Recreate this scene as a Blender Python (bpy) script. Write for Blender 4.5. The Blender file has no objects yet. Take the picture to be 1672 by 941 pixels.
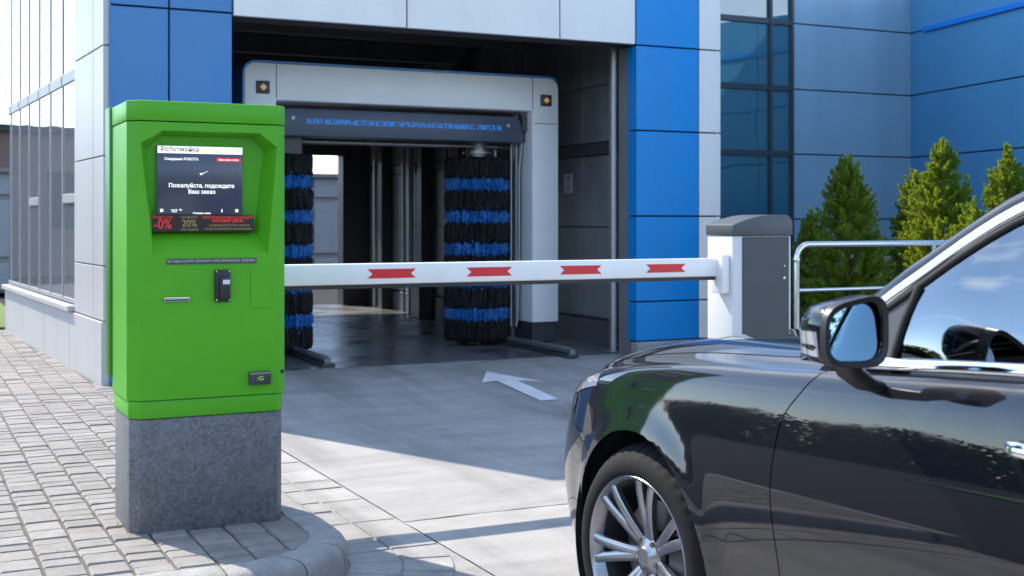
import bpy, bmesh, math, random
import numpy as np
from mathutils import Vector, Matrix

random.seed(7)
rng = np.random.default_rng(7)
SC = bpy.context.scene
COL = SC.collection
R = math.radians

# ------------------------------------------------------------------ camera
cam_d = bpy.data.cameras.new("camera")
cam = bpy.data.objects.new("camera", cam_d)
COL.objects.link(cam)
cam.location = (0, 0, 1.36)
cam.rotation_euler = (R(90), 0, R(-26))
cam_d.sensor_width = 36
cam_d.lens = 36 * 2064 / 1672
cam_d.shift_y = -(470.5 - 362) / 1672
cam_d.clip_start = 0.05
cam_d.clip_end = 3000
cam_d.dof.use_dof = True
cam_d.dof.focus_distance = 5.3
cam_d.dof.aperture_fstop = 5.0
SC.camera = cam

# ------------------------------------------------------------------ sky, sun, exposure
SUN_EL, SUN_AZ = R(44), math.atan2(-0.41, 1.0)
w = bpy.data.worlds.new("World")
SC.world = w
w.use_nodes = True
nt = w.node_tree
bg = nt.nodes['Background']
sky = nt.nodes.new('ShaderNodeTexSky')
sky.sky_type = 'NISHITA'
sky.sun_disc = False
sky.sun_elevation = SUN_EL
sky.sun_rotation = SUN_AZ
sky.air_density = 0.9
sky.altitude = 400
sky.dust_density = 0.12
sky.ozone_density = 1.1
tc = nt.nodes.new('ShaderNodeTexCoord')
mp = nt.nodes.new('ShaderNodeMapping')
mp.inputs['Scale'].default_value = (1.0, 1.0, 4.6)
mp.inputs['Rotation'].default_value = (0, 0, R(35))
nt.links.new(tc.outputs['Generated'], mp.inputs['Vector'])
cn = nt.nodes.new('ShaderNodeTexNoise')
cn.inputs['Scale'].default_value = 2.0
cn.inputs['Detail'].default_value = 7
cn.inputs['Roughness'].default_value = 0.58
cn.inputs['Distortion'].default_value = 0.5
nt.links.new(mp.outputs['Vector'], cn.inputs['Vector'])
cr = nt.nodes.new('ShaderNodeValToRGB')
cr.color_ramp.elements[0].position = 0.49
cr.color_ramp.elements[0].color = (0, 0, 0, 1)
cr.color_ramp.elements[1].position = 0.74
cr.color_ramp.elements[1].color = (0.85, 0.85, 0.85, 1)
nt.links.new(cn.outputs['Fac'], cr.inputs['Fac'])
cm = nt.nodes.new('ShaderNodeMix')
cm.data_type = 'RGBA'
cm.inputs[7].default_value = (7.6, 8.0, 8.6, 1)
nt.links.new(cr.outputs['Color'], cm.inputs[0])
nt.links.new(sky.outputs['Color'], cm.inputs[6])
nt.links.new(cm.outputs[2], bg.inputs['Color'])
bg.inputs['Strength'].default_value = 0.15

sun_d = bpy.data.lights.new("sun", 'SUN')
sun = bpy.data.objects.new("sun", sun_d)
COL.objects.link(sun)
sun_d.energy = 2.9
sun_d.angle = R(0.55)
sun_d.color = (1.0, 0.90, 0.76)
d = Vector((math.sin(SUN_AZ) * math.cos(SUN_EL), math.cos(SUN_AZ) * math.cos(SUN_EL), math.sin(SUN_EL)))
sun.rotation_euler = d.to_track_quat('Z', 'Y').to_euler()
sun.location = (0, 0, 30)

SC.view_settings.view_transform = 'Standard'
SC.view_settings.look = 'None'
SC.view_settings.gamma = 1
SC.view_settings.exposure = 1.5
SC.render.engine = 'CYCLES'
SC.cycles.use_denoising = True
SC.cycles.max_bounces = 10
SC.cycles.glossy_bounces = 5
SC.cycles.transmission_bounces = 8
SC.cycles.transparent_max_bounces = 12
SC.cycles.sample_clamp_indirect = 8
SC.cycles.caustics_reflective = False
SC.cycles.caustics_refractive = False


# ------------------------------------------------------------------ helpers
def N(nt, kind, **kw):
    n = nt.nodes.new(kind)
    for k, v in kw.items():
        if k in n.inputs:
            n.inputs[k].default_value = v
        else:
            setattr(n, k, v)
    return n


def mat(name, color, rough=0.5, metal=0.0, var=0.12, scale=6.0, bump=0.0, bscale=120.0, coat=0.0, spec=0.5,
        stain=None, stain_scale=1.2, stain_amt=0.5, stain2=None, grain=0.0, attr=None, attr_amt=0.25, emit=None, emit_s=0.0, stretch=None, rvar=0.1):
    """Principled surface whose colour, gloss and relief vary by procedural noise."""
    m = bpy.data.materials.new(name)
    m.use_nodes = True
    t = m.node_tree
    L = t.links.new
    p = t.nodes['Principled BSDF']
    p.inputs['Metallic'].default_value = metal
    p.inputs['Specular IOR Level'].default_value = spec
    if coat:
        p.inputs['Coat Weight'].default_value = coat
        p.inputs['Coat Roughness'].default_value = 0.02
    co = N(t, 'ShaderNodeTexCoord')
    vec = co.outputs['Object']
    if stretch:
        mpn = N(t, 'ShaderNodeMapping')
        mpn.inputs['Scale'].default_value = stretch
        L(vec, mpn.inputs['Vector'])
        vec = mpn.outputs['Vector']
    n1 = N(t, 'ShaderNodeTexNoise', Scale=scale, Detail=6.0, Roughness=0.6)
    L(vec, n1.inputs['Vector'])
    mr = N(t, 'ShaderNodeMapRange')
    mr.inputs[1].default_value = 0.25
    mr.inputs[2].default_value = 0.75
    mr.inputs[3].default_value = 1 - var
    mr.inputs[4].default_value = 1 + var
    L(n1.outputs['Fac'], mr.inputs[0])
    mul = N(t, 'ShaderNodeMix', data_type='RGBA', blend_type='MULTIPLY')
    mul.inputs[0].default_value = 1
    mul.inputs[6].default_value = (*color, 1)
    L(mr.outputs[0], mul.inputs[7])
    out = mul.outputs[2]
    if attr:
        at = N(t, 'ShaderNodeAttribute', attribute_name=attr)
        m2 = N(t, 'ShaderNodeMapRange')
        m2.inputs[3].default_value = 1 - attr_amt
        m2.inputs[4].default_value = 1 + attr_amt
        L(at.outputs['Fac'], m2.inputs[0])
        mu = N(t, 'ShaderNodeMix', data_type='RGBA', blend_type='MULTIPLY')
        mu.inputs[0].default_value = 1
        L(out, mu.inputs[6])
        L(m2.outputs[0], mu.inputs[7])
        out = mu.outputs[2]
    if stain:
        n2 = N(t, 'ShaderNodeTexNoise', Scale=stain_scale, Detail=8.0, Roughness=0.65, Distortion=0.6)
        L(vec, n2.inputs['Vector'])
        rp = N(t, 'ShaderNodeMapRange')
        rp.inputs[1].default_value = 0.48
        rp.inputs[2].default_value = 0.72
        rp.inputs[3].default_value = 0
        rp.inputs[4].default_value = stain_amt
        L(n2.outputs['Fac'], rp.inputs[0])
        mx = N(t, 'ShaderNodeMix', data_type='RGBA')
        L(rp.outputs[0], mx.inputs[0])
        L(out, mx.inputs[6])
        mx.inputs[7].default_value = (*stain, 1)
        out = mx.outputs[2]
    if stain2:
        # (colour, mapping scale, amount): long streaks such as tyre tracks or rain runs
        m2p = N(t, 'ShaderNodeMapping')
        m2p.inputs['Scale'].default_value = stain2[1]
        L(co.outputs['Object'], m2p.inputs['Vector'])
        n4 = N(t, 'ShaderNodeTexNoise', Scale=1.0, Detail=6.0, Roughness=0.6)
        L(m2p.outputs['Vector'], n4.inputs['Vector'])
        rp4 = N(t, 'ShaderNodeMapRange')
        rp4.inputs[1].default_value = 0.47
        rp4.inputs[2].default_value = 0.70
        rp4.inputs[3].default_value = 0
        rp4.inputs[4].default_value = stain2[2]
        L(n4.outputs['Fac'], rp4.inputs[0])
        mx4 = N(t, 'ShaderNodeMix', data_type='RGBA')
        L(rp4.outputs[0], mx4.inputs[0])
        L(out, mx4.inputs[6])
        mx4.inputs[7].default_value = (*stain2[0], 1)
        out = mx4.outputs[2]
    if grain:
        n5 = N(t, 'ShaderNodeTexNoise', Scale=170.0, Detail=3.0, Roughness=0.7)
        L(co.outputs['Object'], n5.inputs['Vector'])
        r5 = N(t, 'ShaderNodeMapRange')
        r5.inputs[1].default_value = 0.3
        r5.inputs[2].default_value = 0.7
        r5.inputs[3].default_value = 1 - grain
        r5.inputs[4].default_value = 1 + grain
        L(n5.outputs['Fac'], r5.inputs[0])
        m5 = N(t, 'ShaderNodeMix', data_type='RGBA', blend_type='MULTIPLY')
        m5.inputs[0].default_value = 1
        L(out, m5.inputs[6])
        L(r5.outputs[0], m5.inputs[7])
        out = m5.outputs[2]
    L(out, p.inputs['Base Color'])
    r2 = N(t, 'ShaderNodeMapRange')
    r2.inputs[1].default_value = 0.25
    r2.inputs[2].default_value = 0.75
    r2.inputs[3].default_value = max(0.0, rough * (1 - rvar))
    r2.inputs[4].default_value = min(1.0, rough * (1 + rvar))
    L(n1.outputs['Fac'], r2.inputs[0])
    L(r2.outputs[0], p.inputs['Roughness'])
    if bump:
        n3 = N(t, 'ShaderNodeTexNoise', Scale=bscale, Detail=5.0, Roughness=0.65)
        L(vec, n3.inputs['Vector'])
        b = N(t, 'ShaderNodeBump', Strength=bump, Distance=0.01)
        L(n3.outputs['Fac'], b.inputs['Height'])
        L(b.outputs[0], p.inputs['Normal'])
        if coat:
            pass
    if emit:
        p.inputs['Emission Color'].default_value = (*emit, 1)
        p.inputs['Emission Strength'].default_value = emit_s
    return m


M = {}
M['road'] = mat('concrete_road', (0.35, 0.34, 0.325), 0.75, var=0.16, scale=3.2, bump=0.6, bscale=70, grain=0.22, stain2=((0.13, 0.128, 0.124), (1.9, 0.22, 1), 0.7), stain=(0.20, 0.20, 0.20), stain_scale=1.6, stain_amt=0.7, attr='rnd', attr_amt=0.07, stretch=(0.5, 1.3, 1), spec=0.35)
M['sub'] = mat('sand_bed', (0.12, 0.105, 0.085), 0.9, var=0.4, scale=30, bump=0.8, bscale=90)
M['asphalt'] = mat('asphalt_ground', (0.042, 0.043, 0.047), 0.9, spec=0.08, var=0.25, scale=3, bump=0.4, bscale=90)
M['paver'] = mat('stone_paver', (0.25, 0.236, 0.222), 0.75, spec=0.2, grain=0.2, var=0.22, scale=14, bump=0.55, bscale=60, attr='rnd', attr_amt=0.17, stain=(0.22, 0.205, 0.19), stain_scale=3.0, stain_amt=0.5)
M['kerb'] = mat('kerb_concrete', (0.30, 0.295, 0.285), 0.75, grain=0.2, var=0.2, scale=10, bump=0.6, bscale=55, stain=(0.19, 0.18, 0.17), stain_scale=4, stain_amt=0.6)
M['wet'] = mat('wet_concrete', (0.14, 0.142, 0.146), 0.28, var=0.35, scale=1.6, bump=0.15, bscale=40, stain=(0.06, 0.06, 0.062), stain_scale=1.0, stain_amt=0.8, rvar=0.7)
M['paint_white'] = mat('road_paint', (0.72, 0.73, 0.74), 0.6, var=0.12, scale=14, bump=0.3, bscale=70, stain=(0.4, 0.4, 0.4), stain_scale=9, stain_amt=0.45)
M['granite'] = mat('polished_granite', (0.125, 0.127, 0.134), 0.45, var=0.5, scale=75, bump=0.12, bscale=150, grain=0.45, stain=(0.22, 0.225, 0.24), stain_scale=14, stain_amt=0.5)
M['green'] = mat('green_powder_coat', (0.088, 0.40, 0.014), 0.4, stain=(0.075, 0.33, 0.016), stain_scale=2.2, stain_amt=0.35, var=0.05, scale=2.5, bump=0.05, bscale=260, spec=0.3)
M['dgreen'] = mat('green_side_coat', (0.04, 0.22, 0.010), 0.4, var=0.06, scale=3, bump=0.05, bscale=260)
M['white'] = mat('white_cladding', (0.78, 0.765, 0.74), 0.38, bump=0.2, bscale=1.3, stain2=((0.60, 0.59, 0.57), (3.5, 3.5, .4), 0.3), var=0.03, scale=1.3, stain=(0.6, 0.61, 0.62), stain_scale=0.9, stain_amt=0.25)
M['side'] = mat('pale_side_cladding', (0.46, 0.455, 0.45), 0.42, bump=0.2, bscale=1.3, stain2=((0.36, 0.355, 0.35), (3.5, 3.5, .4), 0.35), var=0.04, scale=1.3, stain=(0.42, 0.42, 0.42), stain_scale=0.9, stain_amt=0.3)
M['blue'] = mat('blue_cladding', (0.0, 0.235, 0.62), 0.32, bump=0.25, bscale=1.4, stain2=((0.02, 0.20, 0.48), (3, 3, .35), 0.35), var=0.05, scale=1.1, spec=0.3)
M['dblue'] = mat('dusky_blue_cladding', (0.028, 0.18, 0.42), 0.3, bump=0.25, bscale=1.4, stain2=((0.10, 0.2, 0.40), (3, 3, .35), 0.35), var=0.06, scale=1.1)
M['greyblue'] = mat('grey_blue_cladding', (0.235, 0.385, 0.50), 0.34, bump=0.25, bscale=1.2, stain2=((0.15, 0.28, 0.38), (2, 2, .3), 0.4), var=0.07, scale=0.7)
M['midblue'] = mat('mid_blue_cladding', (0.085, 0.30, 0.53), 0.34, bump=0.25, bscale=1.2, stain2=((0.06, 0.22, 0.42), (2, 2, .3), 0.4), var=0.07, scale=0.7)
M['inner'] = mat('wash_wall_panel', (0.17, 0.185, 0.20), 0.4, var=0.25, scale=2.4, stain=(0.10, 0.105, 0.11), stain_scale=1.4, stain_amt=0.6, stretch=(1, 1, 0.25))
M['ceil'] = mat('wash_ceiling', (0.14, 0.145, 0.15), 0.7, var=0.2, scale=2)
M['seam'] = mat('dark_backing', (0.035, 0.037, 0.04), 0.8, var=0.2)
M['steel'] = mat('brushed_steel', (0.62, 0.63, 0.64), 0.2, metal=1.0, var=0.03, scale=8, rvar=0.08)
M['galv'] = mat('galvanised_steel', (0.36, 0.375, 0.39), 0.45, metal=0.85, var=0.18, scale=16, rvar=0.3)
M['alu'] = mat('grey_aluminium', (0.26, 0.265, 0.275), 0.4, metal=0.3, var=0.08, scale=5)
M['mullion'] = mat('pale_mullion', (0.30, 0.30, 0.31), 0.45, var=0.06, scale=5)
M['dark'] = mat('dark_grey_metal', (0.045, 0.048, 0.055), 0.42, var=0.12, scale=8, bump=0.03, bscale=200)
M['anthracite'] = mat('anthracite_coat', (0.036, 0.050, 0.062), 0.38, var=0.08, scale=5, bump=0.03, bscale=260)
M['lid'] = mat('grey_lid_coat', (0.065, 0.072, 0.082), 0.45, var=0.06, scale=6)
M['black'] = mat('black_plastic', (0.016, 0.016, 0.018), 0.42, var=0.15, scale=12, bump=0.04, bscale=220)
M['rubber'] = mat('tyre_rubber', (0.013, 0.013, 0.014), 0.8, spec=0.2, var=0.25, scale=14, bump=0.15, bscale=130)
M['red'] = mat('red_reflector', (0.62, 0.022, 0.03), 0.35, var=0.07, scale=14)
M['armwhite'] = mat('white_arm_coat', (0.80, 0.80, 0.80), 0.32, var=0.03, scale=4, stain=(0.62, 0.62, 0.62), stain_scale=2.6, stain_amt=0.3)
M['cabinet'] = mat('white_cabinet_coat', (0.62, 0.625, 0.63), 0.34, var=0.03, scale=4)
M['gantry'] = mat('white_gantry_coat', (0.88, 0.89, 0.90), 0.35, var=0.04, scale=2.0)
M['bluetrim'] = mat('blue_gantry_trim', (0.04, 0.22, 0.55), 0.35, var=0.06, scale=3)
M['spray'] = mat('slate_spray_bar', (0.075, 0.095, 0.135), 0.4, var=0.08, scale=4)
M['bluelit'] = mat('blue_lit_marks', (0.02, 0.2, 0.6), 0.4, emit=(0.02, 0.22, 0.7), emit_s=0.13)
M['amber'] = mat('amber_lens', (0.6, 0.32, 0.10), 0.2, emit=(1.0, 0.55, 0.2), emit_s=0.08)
M['bristle_k'] = mat('black_bristle', (0.010, 0.0105, 0.012), 0.65, spec=0.25, var=0.3, scale=30)
M['bristle_b'] = mat('blue_bristle', (0.010, 0.13, 0.40), 0.55, var=0.3, scale=30)
M['paper'] = mat('paper_notice', (0.7, 0.7, 0.7), 0.6, var=0.05)
M['shed'] = mat('shed_cladding', (0.36, 0.39, 0.42), 0.5, var=0.1)
M['brown'] = mat('brown_render', (0.16, 0.115, 0.10), 0.8, var=0.15, scale=1.0)
M['trim_strip'] = mat('vivid_blue_strip', (0.005, 0.22, 0.72), 0.3, var=0.04)
M['grass'] = mat('lawn_grass', (0.10, 0.16, 0.03), 0.9, var=0.35, scale=4, bump=0.8, bscale=60)
M['bark'] = mat('bark', (0.11, 0.075, 0.05), 0.9, var=0.3, scale=20, bump=0.7, bscale=60)
M['soil'] = mat('planting_soil', (0.08, 0.06, 0.045), 0.95, var=0.3, scale=20, bump=0.9, bscale=40)
M['screen_navy'] = mat('screen_navy', (0.02, 0.025, 0.04), 0.18, emit=(0.028, 0.036, 0.066), emit_s=0.30, var=0.05)
M['screen_white'] = mat('screen_white', (0.6, 0.6, 0.6), 0.2, emit=(0.9, 0.92, 0.95), emit_s=0.33)
M['screen_grey'] = mat('screen_dark_text', (0.03, 0.03, 0.04), 0.3)
M['screen_red'] = mat('screen_red', (0.5, 0.02, 0.03), 0.2, emit=(0.8, 0.03, 0.045), emit_s=0.2)
M['led_back'] = mat('led_backing', (0.012, 0.008, 0.008), 0.3, emit=(0.02, 0.006, 0.005), emit_s=0.1)
M['led_red'] = mat('led_red', (0.2, 0.01, 0.01), 0.3, emit=(0.85, 0.03, 0.03), emit_s=0.24)
M['led_amber'] = mat('led_dim_amber', (0.15, 0.12, 0.06), 0.3, emit=(0.45, 0.36, 0.17), emit_s=0.14)
M['led_green'] = mat('led_green', (0.1, 0.3, 0.02), 0.3, emit=(0.4, 0.85, 0.1), emit_s=0.2)
M['label'] = mat('grey_label', (0.06, 0.065, 0.07), 0.4)
M['label_pale'] = mat('label_print', (0.5, 0.5, 0.5), 0.5)


def glass_mat(name, tint, rough=0.02, spec=0.9, wav=0.02, trans=None):
    m = mat(name, tint, rough, spec=spec, var=0.06, scale=0.8, rvar=0.0)
    t = m.node_tree
    p = t.nodes['Principled BSDF']
    p.inputs['IOR'].default_value = 1.7
    p.inputs['Coat Weight'].default_value = 1.0
    p.inputs['Coat Roughness'].default_value = 0.0
    if wav:
        co = N(t, 'ShaderNodeTexCoord')
        n = N(t, 'ShaderNodeTexNoise', Scale=1.6, Detail=1.0)
        t.links.new(co.outputs['Object'], n.inputs['Vector'])
        b = N(t, 'ShaderNodeBump', Strength=wav, Distance=0.1)
        t.links.new(n.outputs['Fac'], b.inputs['Height'])
        t.links.new(b.outputs[0], p.inputs['Normal'])
        t.links.new(b.outputs[0], p.inputs['Coat Normal'])
    return m


M['glass_side'] = glass_mat('silvery_facade_glass', (0.27, 0.30, 0.34), wav=0.03)
M['glass_teal'] = glass_mat('teal_facade_glass', (0.014, 0.10, 0.15), wav=0.05)


def car_glass():
    m = bpy.data.materials.new('car_window_glass')
    m.use_nodes = True
    t = m.node_tree
    t.nodes.remove(t.nodes['Principled BSDF'])
    o = t.nodes['Material Output']
    fr = N(t, 'ShaderNodeFresnel', IOR=2.1)
    mr = N(t, 'ShaderNodeMapRange')
    mr.inputs[3].default_value = 0.16
    mr.inputs[4].default_value = 1.0
    t.links.new(fr.outputs[0], mr.inputs[0])
    tr = N(t, 'ShaderNodeBsdfTransparent', Color=(0.30, 0.36, 0.38, 1))
    gl = N(t, 'ShaderNodeBsdfGlossy', Roughness=0.0, Color=(0.80, 0.88, 0.92, 1))
    mx = N(t, 'ShaderNodeMixShader')
    t.links.new(mr.outputs[0], mx.inputs[0])
    t.links.new(tr.outputs[0], mx.inputs[1])
    t.links.new(gl.outputs[0], mx.inputs[2])
    t.links.new(mx.outputs[0], o.inputs[0])
    return m


M['carglass'] = car_glass()
M['paint'] = mat('charcoal_car_paint', (0.003, 0.004, 0.008), 0.45, var=0.05, scale=300, coat=1.0, spec=0.05)
M['paint'].node_tree.nodes['Principled BSDF'].inputs['Coat IOR'].default_value = 1.6
_t = M['paint'].node_tree
_n = N(_t, 'ShaderNodeTexNoise', Scale=7.0, Detail=7.0, Roughness=0.65)
_c = N(_t, 'ShaderNodeTexCoord')
_t.links.new(_c.outputs['Object'], _n.inputs['Vector'])
_r = N(_t, 'ShaderNodeMapRange')
_r.inputs[1].default_value = 0.45
_r.inputs[2].default_value = 0.75
_r.inputs[3].default_value = 0.015
_r.inputs[4].default_value = 0.09
_t.links.new(_n.outputs['Fac'], _r.inputs[0])
_t.links.new(_r.outputs[0], _t.nodes['Principled BSDF'].inputs['Coat Roughness'])
M['chrome'] = mat('chrome', (0.82, 0.83, 0.84), 0.07, metal=1.0, var=0.02)
M['satin'] = mat('satin_chrome', (0.70, 0.72, 0.75), 0.2, metal=1.0, var=0.03)
M['rim'] = mat('silver_alloy', (0.31, 0.315, 0.33), 0.27, metal=0.9, var=0.05, scale=20)
M['rimdark'] = mat('shadowed_barrel', (0.03, 0.03, 0.032), 0.6, metal=0.3, var=0.15)
M['disc'] = mat('brake_disc_iron', (0.22, 0.21, 0.20), 0.35, metal=1.0, var=0.2)
M['mirror'] = mat('mirror_glass', (0.22, 0.33, 0.41), 0.01, metal=1.0, var=0.0)
M['gap'] = mat('panel_gap', (0.006, 0.006, 0.007), 0.8, var=0.1)
M['cabin'] = mat('dark_cabin_trim', (0.022, 0.021, 0.021), 0.65, var=0.2, scale=10)
M['lamp'] = mat('headlamp_lens', (0.55, 0.57, 0.60), 0.06, metal=0.6, var=0.1, coat=1.0)
M['taillamp'] = mat('tail_lamp_lens', (0.35, 0.01, 0.012), 0.1, coat=1.0)
M['plate'] = mat('white_plate', (0.75, 0.75, 0.75), 0.4)


def leaf_mat(name, c, ct):
    m = bpy.data.materials.new(name)
    m.use_nodes = True
    t = m.node_tree
    p = t.nodes['Principled BSDF']
    p.inputs['Roughness'].default_value = 0.42
    p.inputs['Specular IOR Level'].default_value = 0.5
    at = N(t, 'ShaderNodeAttribute', attribute_name='rnd')
    rp = N(t, 'ShaderNodeValToRGB')
    e = rp.color_ramp.elements
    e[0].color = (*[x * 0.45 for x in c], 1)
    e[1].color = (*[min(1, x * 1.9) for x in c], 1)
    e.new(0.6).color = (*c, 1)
    t.links.new(at.outputs['Fac'], rp.inputs[0])
    t.links.new(rp.outputs[0], p.inputs['Base Color'])
    tl = N(t, 'ShaderNodeBsdfTranslucent', Color=(*ct, 1))
    mx = N(t, 'ShaderNodeMixShader')
    mx.inputs[0].default_value = 0.4
    t.links.new(p.outputs[0], mx.inputs[1])
    t.links.new(tl.outputs[0], mx.inputs[2])
    t.links.new(mx.outputs[0], t.nodes['Material Output'].inputs[0])
    return m


M['leaf'] = leaf_mat('thuja_leaf', (0.12, 0.205, 0.022), (0.40, 0.50, 0.035))
M['leaf_far'] = leaf_mat('far_leaf', (0.03, 0.055, 0.014), (0.08, 0.12, 0.02))


def thing(name, label, cat, loc=(0, 0, 0), group=None):
    o = bpy.data.objects.new(name, None)
    o.empty_display_size = 0.1
    COL.objects.link(o)
    o.location = loc
    tag(o, label, cat, group)
    return o


def tag(o, label=None, cat=None, group=None, kind=None):
    if label: o['label'] = label
    if cat: o['category'] = cat
    if group: o['group'] = group
    if kind: o['kind'] = kind
    return o


def wloc(o):
    v = Vector((0, 0, 0))
    while o is not None:
        v += Vector(o.location)
        o = o.parent
    return v


def link(name, me, mats, parent=None, smooth=None):
    """Link mesh data given in world coordinates as ONE object under parent."""
    for m in (mats if isinstance(mats, (list, tuple)) else [mats]):
        me.materials.append(m)
    if parent is not None:
        me.transform(Matrix.Translation(-wloc(parent)))
    if smooth is not None:
        me.polygons.foreach_set('use_smooth', [True] * len(me.polygons))
        if smooth < 179:
            me.set_sharp_from_angle(angle=R(smooth))
    o = bpy.data.objects.new(name, me)
    COL.objects.link(o)
    o.parent = parent
    return o


def ob(name, bm, mats, parent=None, smooth=None, label=None):
    me = bpy.data.meshes.new(name)
    bm.normal_update()
    bm.to_mesh(me)
    bm.free()
    o = link(name, me, mats, parent, smooth)
    if label: o['label'] = label
    return o


def obs(name, bm, mats, parent=None, smooth=None):
    """Like ob(), but every loose piece of the mesh becomes an object of its own."""
    bm.verts.index_update()
    seen = set()
    for v0 in list(bm.verts):
        if v0.index in seen: continue
        st, isl = [v0], []
        seen.add(v0.index)
        while st:
            v = st.pop()
            isl.append(v)
            for e in v.link_edges:
                o = e.other_vert(v)
                if o.index not in seen:
                    seen.add(o.index)
                    st.append(o)
        nb = bmesh.new()
        mp_ = {v: nb.verts.new(v.co) for v in isl}
        for f in {f for v in isl for f in v.link_faces}:
            q = nb.faces.new([mp_[v] for v in f.verts])
            q.material_index = f.material_index
        ob(name, nb, mats, parent, smooth)
    bm.free()


def pyob(name, v, f, mats, parent=None, smooth=None, rnd=None):
    me = bpy.data.meshes.new(name)
    me.from_pydata([tuple(x) for x in v], [], f)
    me.update()
    if rnd is not None:
        a = me.attributes.new('rnd', 'FLOAT', 'POINT')
        a.data.foreach_set('value', np.asarray(rnd, dtype=np.float32))
    return link(name, me, mats, parent, smooth)


def struct(o):
    o['kind'] = 'structure'
    return o


def NB():
    return bmesh.new()


def box(bm, x0, x1, y0, y1, z0, z1, bev=0.0, seg=2, mi=0, rot=None):
    vs = [bm.verts.new(p) for p in [(x0, y0, z0), (x1, y0, z0), (x1, y1, z0), (x0, y1, z0), (x0, y0, z1), (x1, y0, z1), (x1, y1, z1), (x0, y1, z1)]]
    fs = [bm.faces.new([vs[i] for i in q]) for q in [(3, 2, 1, 0), (4, 5, 6, 7), (0, 1, 5, 4), (1, 2, 6, 5), (2, 3, 7, 6), (3, 0, 4, 7)]]
    for f in fs: f.material_index = mi
    if bev:
        es = list({e for f in fs for e in f.edges})
        r = bmesh.ops.bevel(bm, geom=es, offset=bev, segments=seg, profile=0.5, affect='EDGES', clamp_overlap=True)
        for f in r['faces']: f.material_index = mi
        vs = list({v for f in r['faces'] for v in f.verts} | {v for v in vs if v.is_valid})
    if rot:
        bmesh.ops.transform(bm, matrix=rot, verts=vs)
    return vs


def prism(bm, pts, axis, a0, a1, bev=0.0, mi=0, seg=2):
    """Extrude a 2D polygon along axis: 'z' (x,y), 'y' (x,z), 'x' (y,z)."""
    def P(p, a):
        return (p[0], p[1], a) if axis == 'z' else ((p[0], a, p[1]) if axis == 'y' else (a, p[0], p[1]))
    A = [bm.verts.new(P(p, a0)) for p in pts]
    B = [bm.verts.new(P(p, a1)) for p in pts]
    n = len(pts)
    fs = [bm.faces.new(A), bm.faces.new(B[::-1])]
    for i in range(n):
        fs.append(bm.faces.new([A[i], B[i], B[(i + 1) % n], A[(i + 1) % n]]))
    bmesh.ops.recalc_face_normals(bm, faces=fs)
    for f in fs: f.material_index = mi
    if bev:
        es = list({e for f in fs for e in f.edges})
        r = bmesh.ops.bevel(bm, geom=es, offset=bev, segments=seg, profile=0.5, affect='EDGES', clamp_overlap=True)
        for f in r['faces']: f.material_index = mi


def tube(bm, pts, r, n=12, mi=0, closed=False, caps=True):
    """Round bar through points; r may be one radius or one per point."""
    pts = [Vector(p) for p in pts]
    rs = r if isinstance(r, (list, tuple)) else [r] * len(pts)
    rings = []
    up = None
    for i, p in enumerate(pts):
        a = pts[i - 1] if (i or closed) else p
        b = pts[(i + 1) % len(pts)] if (i < len(pts) - 1 or closed) else p
        t = (b - a).normalized()
        if up is None:
            up = Vector((0, 0, 1)) if abs(t.z) < 0.9 else Vector((1, 0, 0))
        s = t.cross(up).normalized()
        up = s.cross(t).normalized()
        rings.append([bm.verts.new(p + (s * math.cos(q) + up * math.sin(q)) * rs[i]) for q in [2 * math.pi * k / n for k in range(n)]])
    m = len(rings)
    for i in range(m if closed else m - 1):
        A, B = rings[i], rings[(i + 1) % m]
        for k in range(n):
            f = bm.faces.new([A[k], A[(k + 1) % n], B[(k + 1) % n], B[k]])
            f.material_index = mi
    if caps and not closed:
        bm.faces.new(rings[0][::-1]).material_index = mi
        bm.faces.new(rings[-1]).material_index = mi


def arc(c, r, a0, a1, n, plane='xz', fix=0):
    o = []
    for i in range(n + 1):
        a = R(a0 + (a1 - a0) * i / n)
        u, v = c[0] + r * math.cos(a), c[1] + r * math.sin(a)
        o.append((u, fix, v) if plane == 'xz' else (u, v, fix))
    return o


def lathe(bm, prof, c, axis='x', n=48, mi=0):
    """Revolve (radius, along) pairs about an axis through c."""
    rings = []
    for (r, a) in prof:
        ring = []
        for k in range(n):
            q = 2 * math.pi * k / n
            u, v = r * math.cos(q), r * math.sin(q)
            p = {'x': (a, u, v), 'y': (u, a, v), 'z': (u, v, a)}[axis]
            ring.append(bm.verts.new((c[0] + p[0], c[1] + p[1], c[2] + p[2])))
        rings.append(ring)
    for A, B in zip(rings[:-1], rings[1:]):
        for k in range(n):
            bm.faces.new([A[k], A[(k + 1) % n], B[(k + 1) % n], B[k]]).material_index = mi


def text(name, body, size, loc, m, parent, align='CENTER', bold=0.0, sx=1.0, depth=0.0004):
    """Lettering facing -Y, turned into a mesh."""
    cu = bpy.data.curves.new(name, 'FONT')
    cu.body = body
    cu.size = size
    cu.align_x = align
    cu.align_y = 'CENTER'
    cu.offset = bold
    cu.extrude = depth
    cu.resolution_u = 3
    t = bpy.data.objects.new(name, cu)
    COL.objects.link(t)
    dg = bpy.context.evaluated_depsgraph_get()
    me = bpy.data.meshes.new_from_object(t.evaluated_get(dg))
    bpy.data.objects.remove(t)
    bpy.data.curves.remove(cu)
    me.materials.clear()
    me.transform(Matrix.Translation(loc) @ Matrix.Rotation(R(90), 4, 'X') @ Matrix.Diagonal((sx, 1, 1, 1)))
    return me


def text_ob(name, items, parent):
    """items: (body,size,loc,mat,align,bold,sx) each line of lettering a mesh of its own."""
    for (body, size, loc, m, al, bo, sx) in items:
        link(name, text(name, body, size, loc, m, parent, al, bo, sx), m, parent)


# ------------------------------------------------------------------ ground, road, pavement
bm = NB()
box(bm, -600, 600, -600, 600, -0.6, -0.03)
struct(ob('ground', bm, M['asphalt']))


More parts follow.
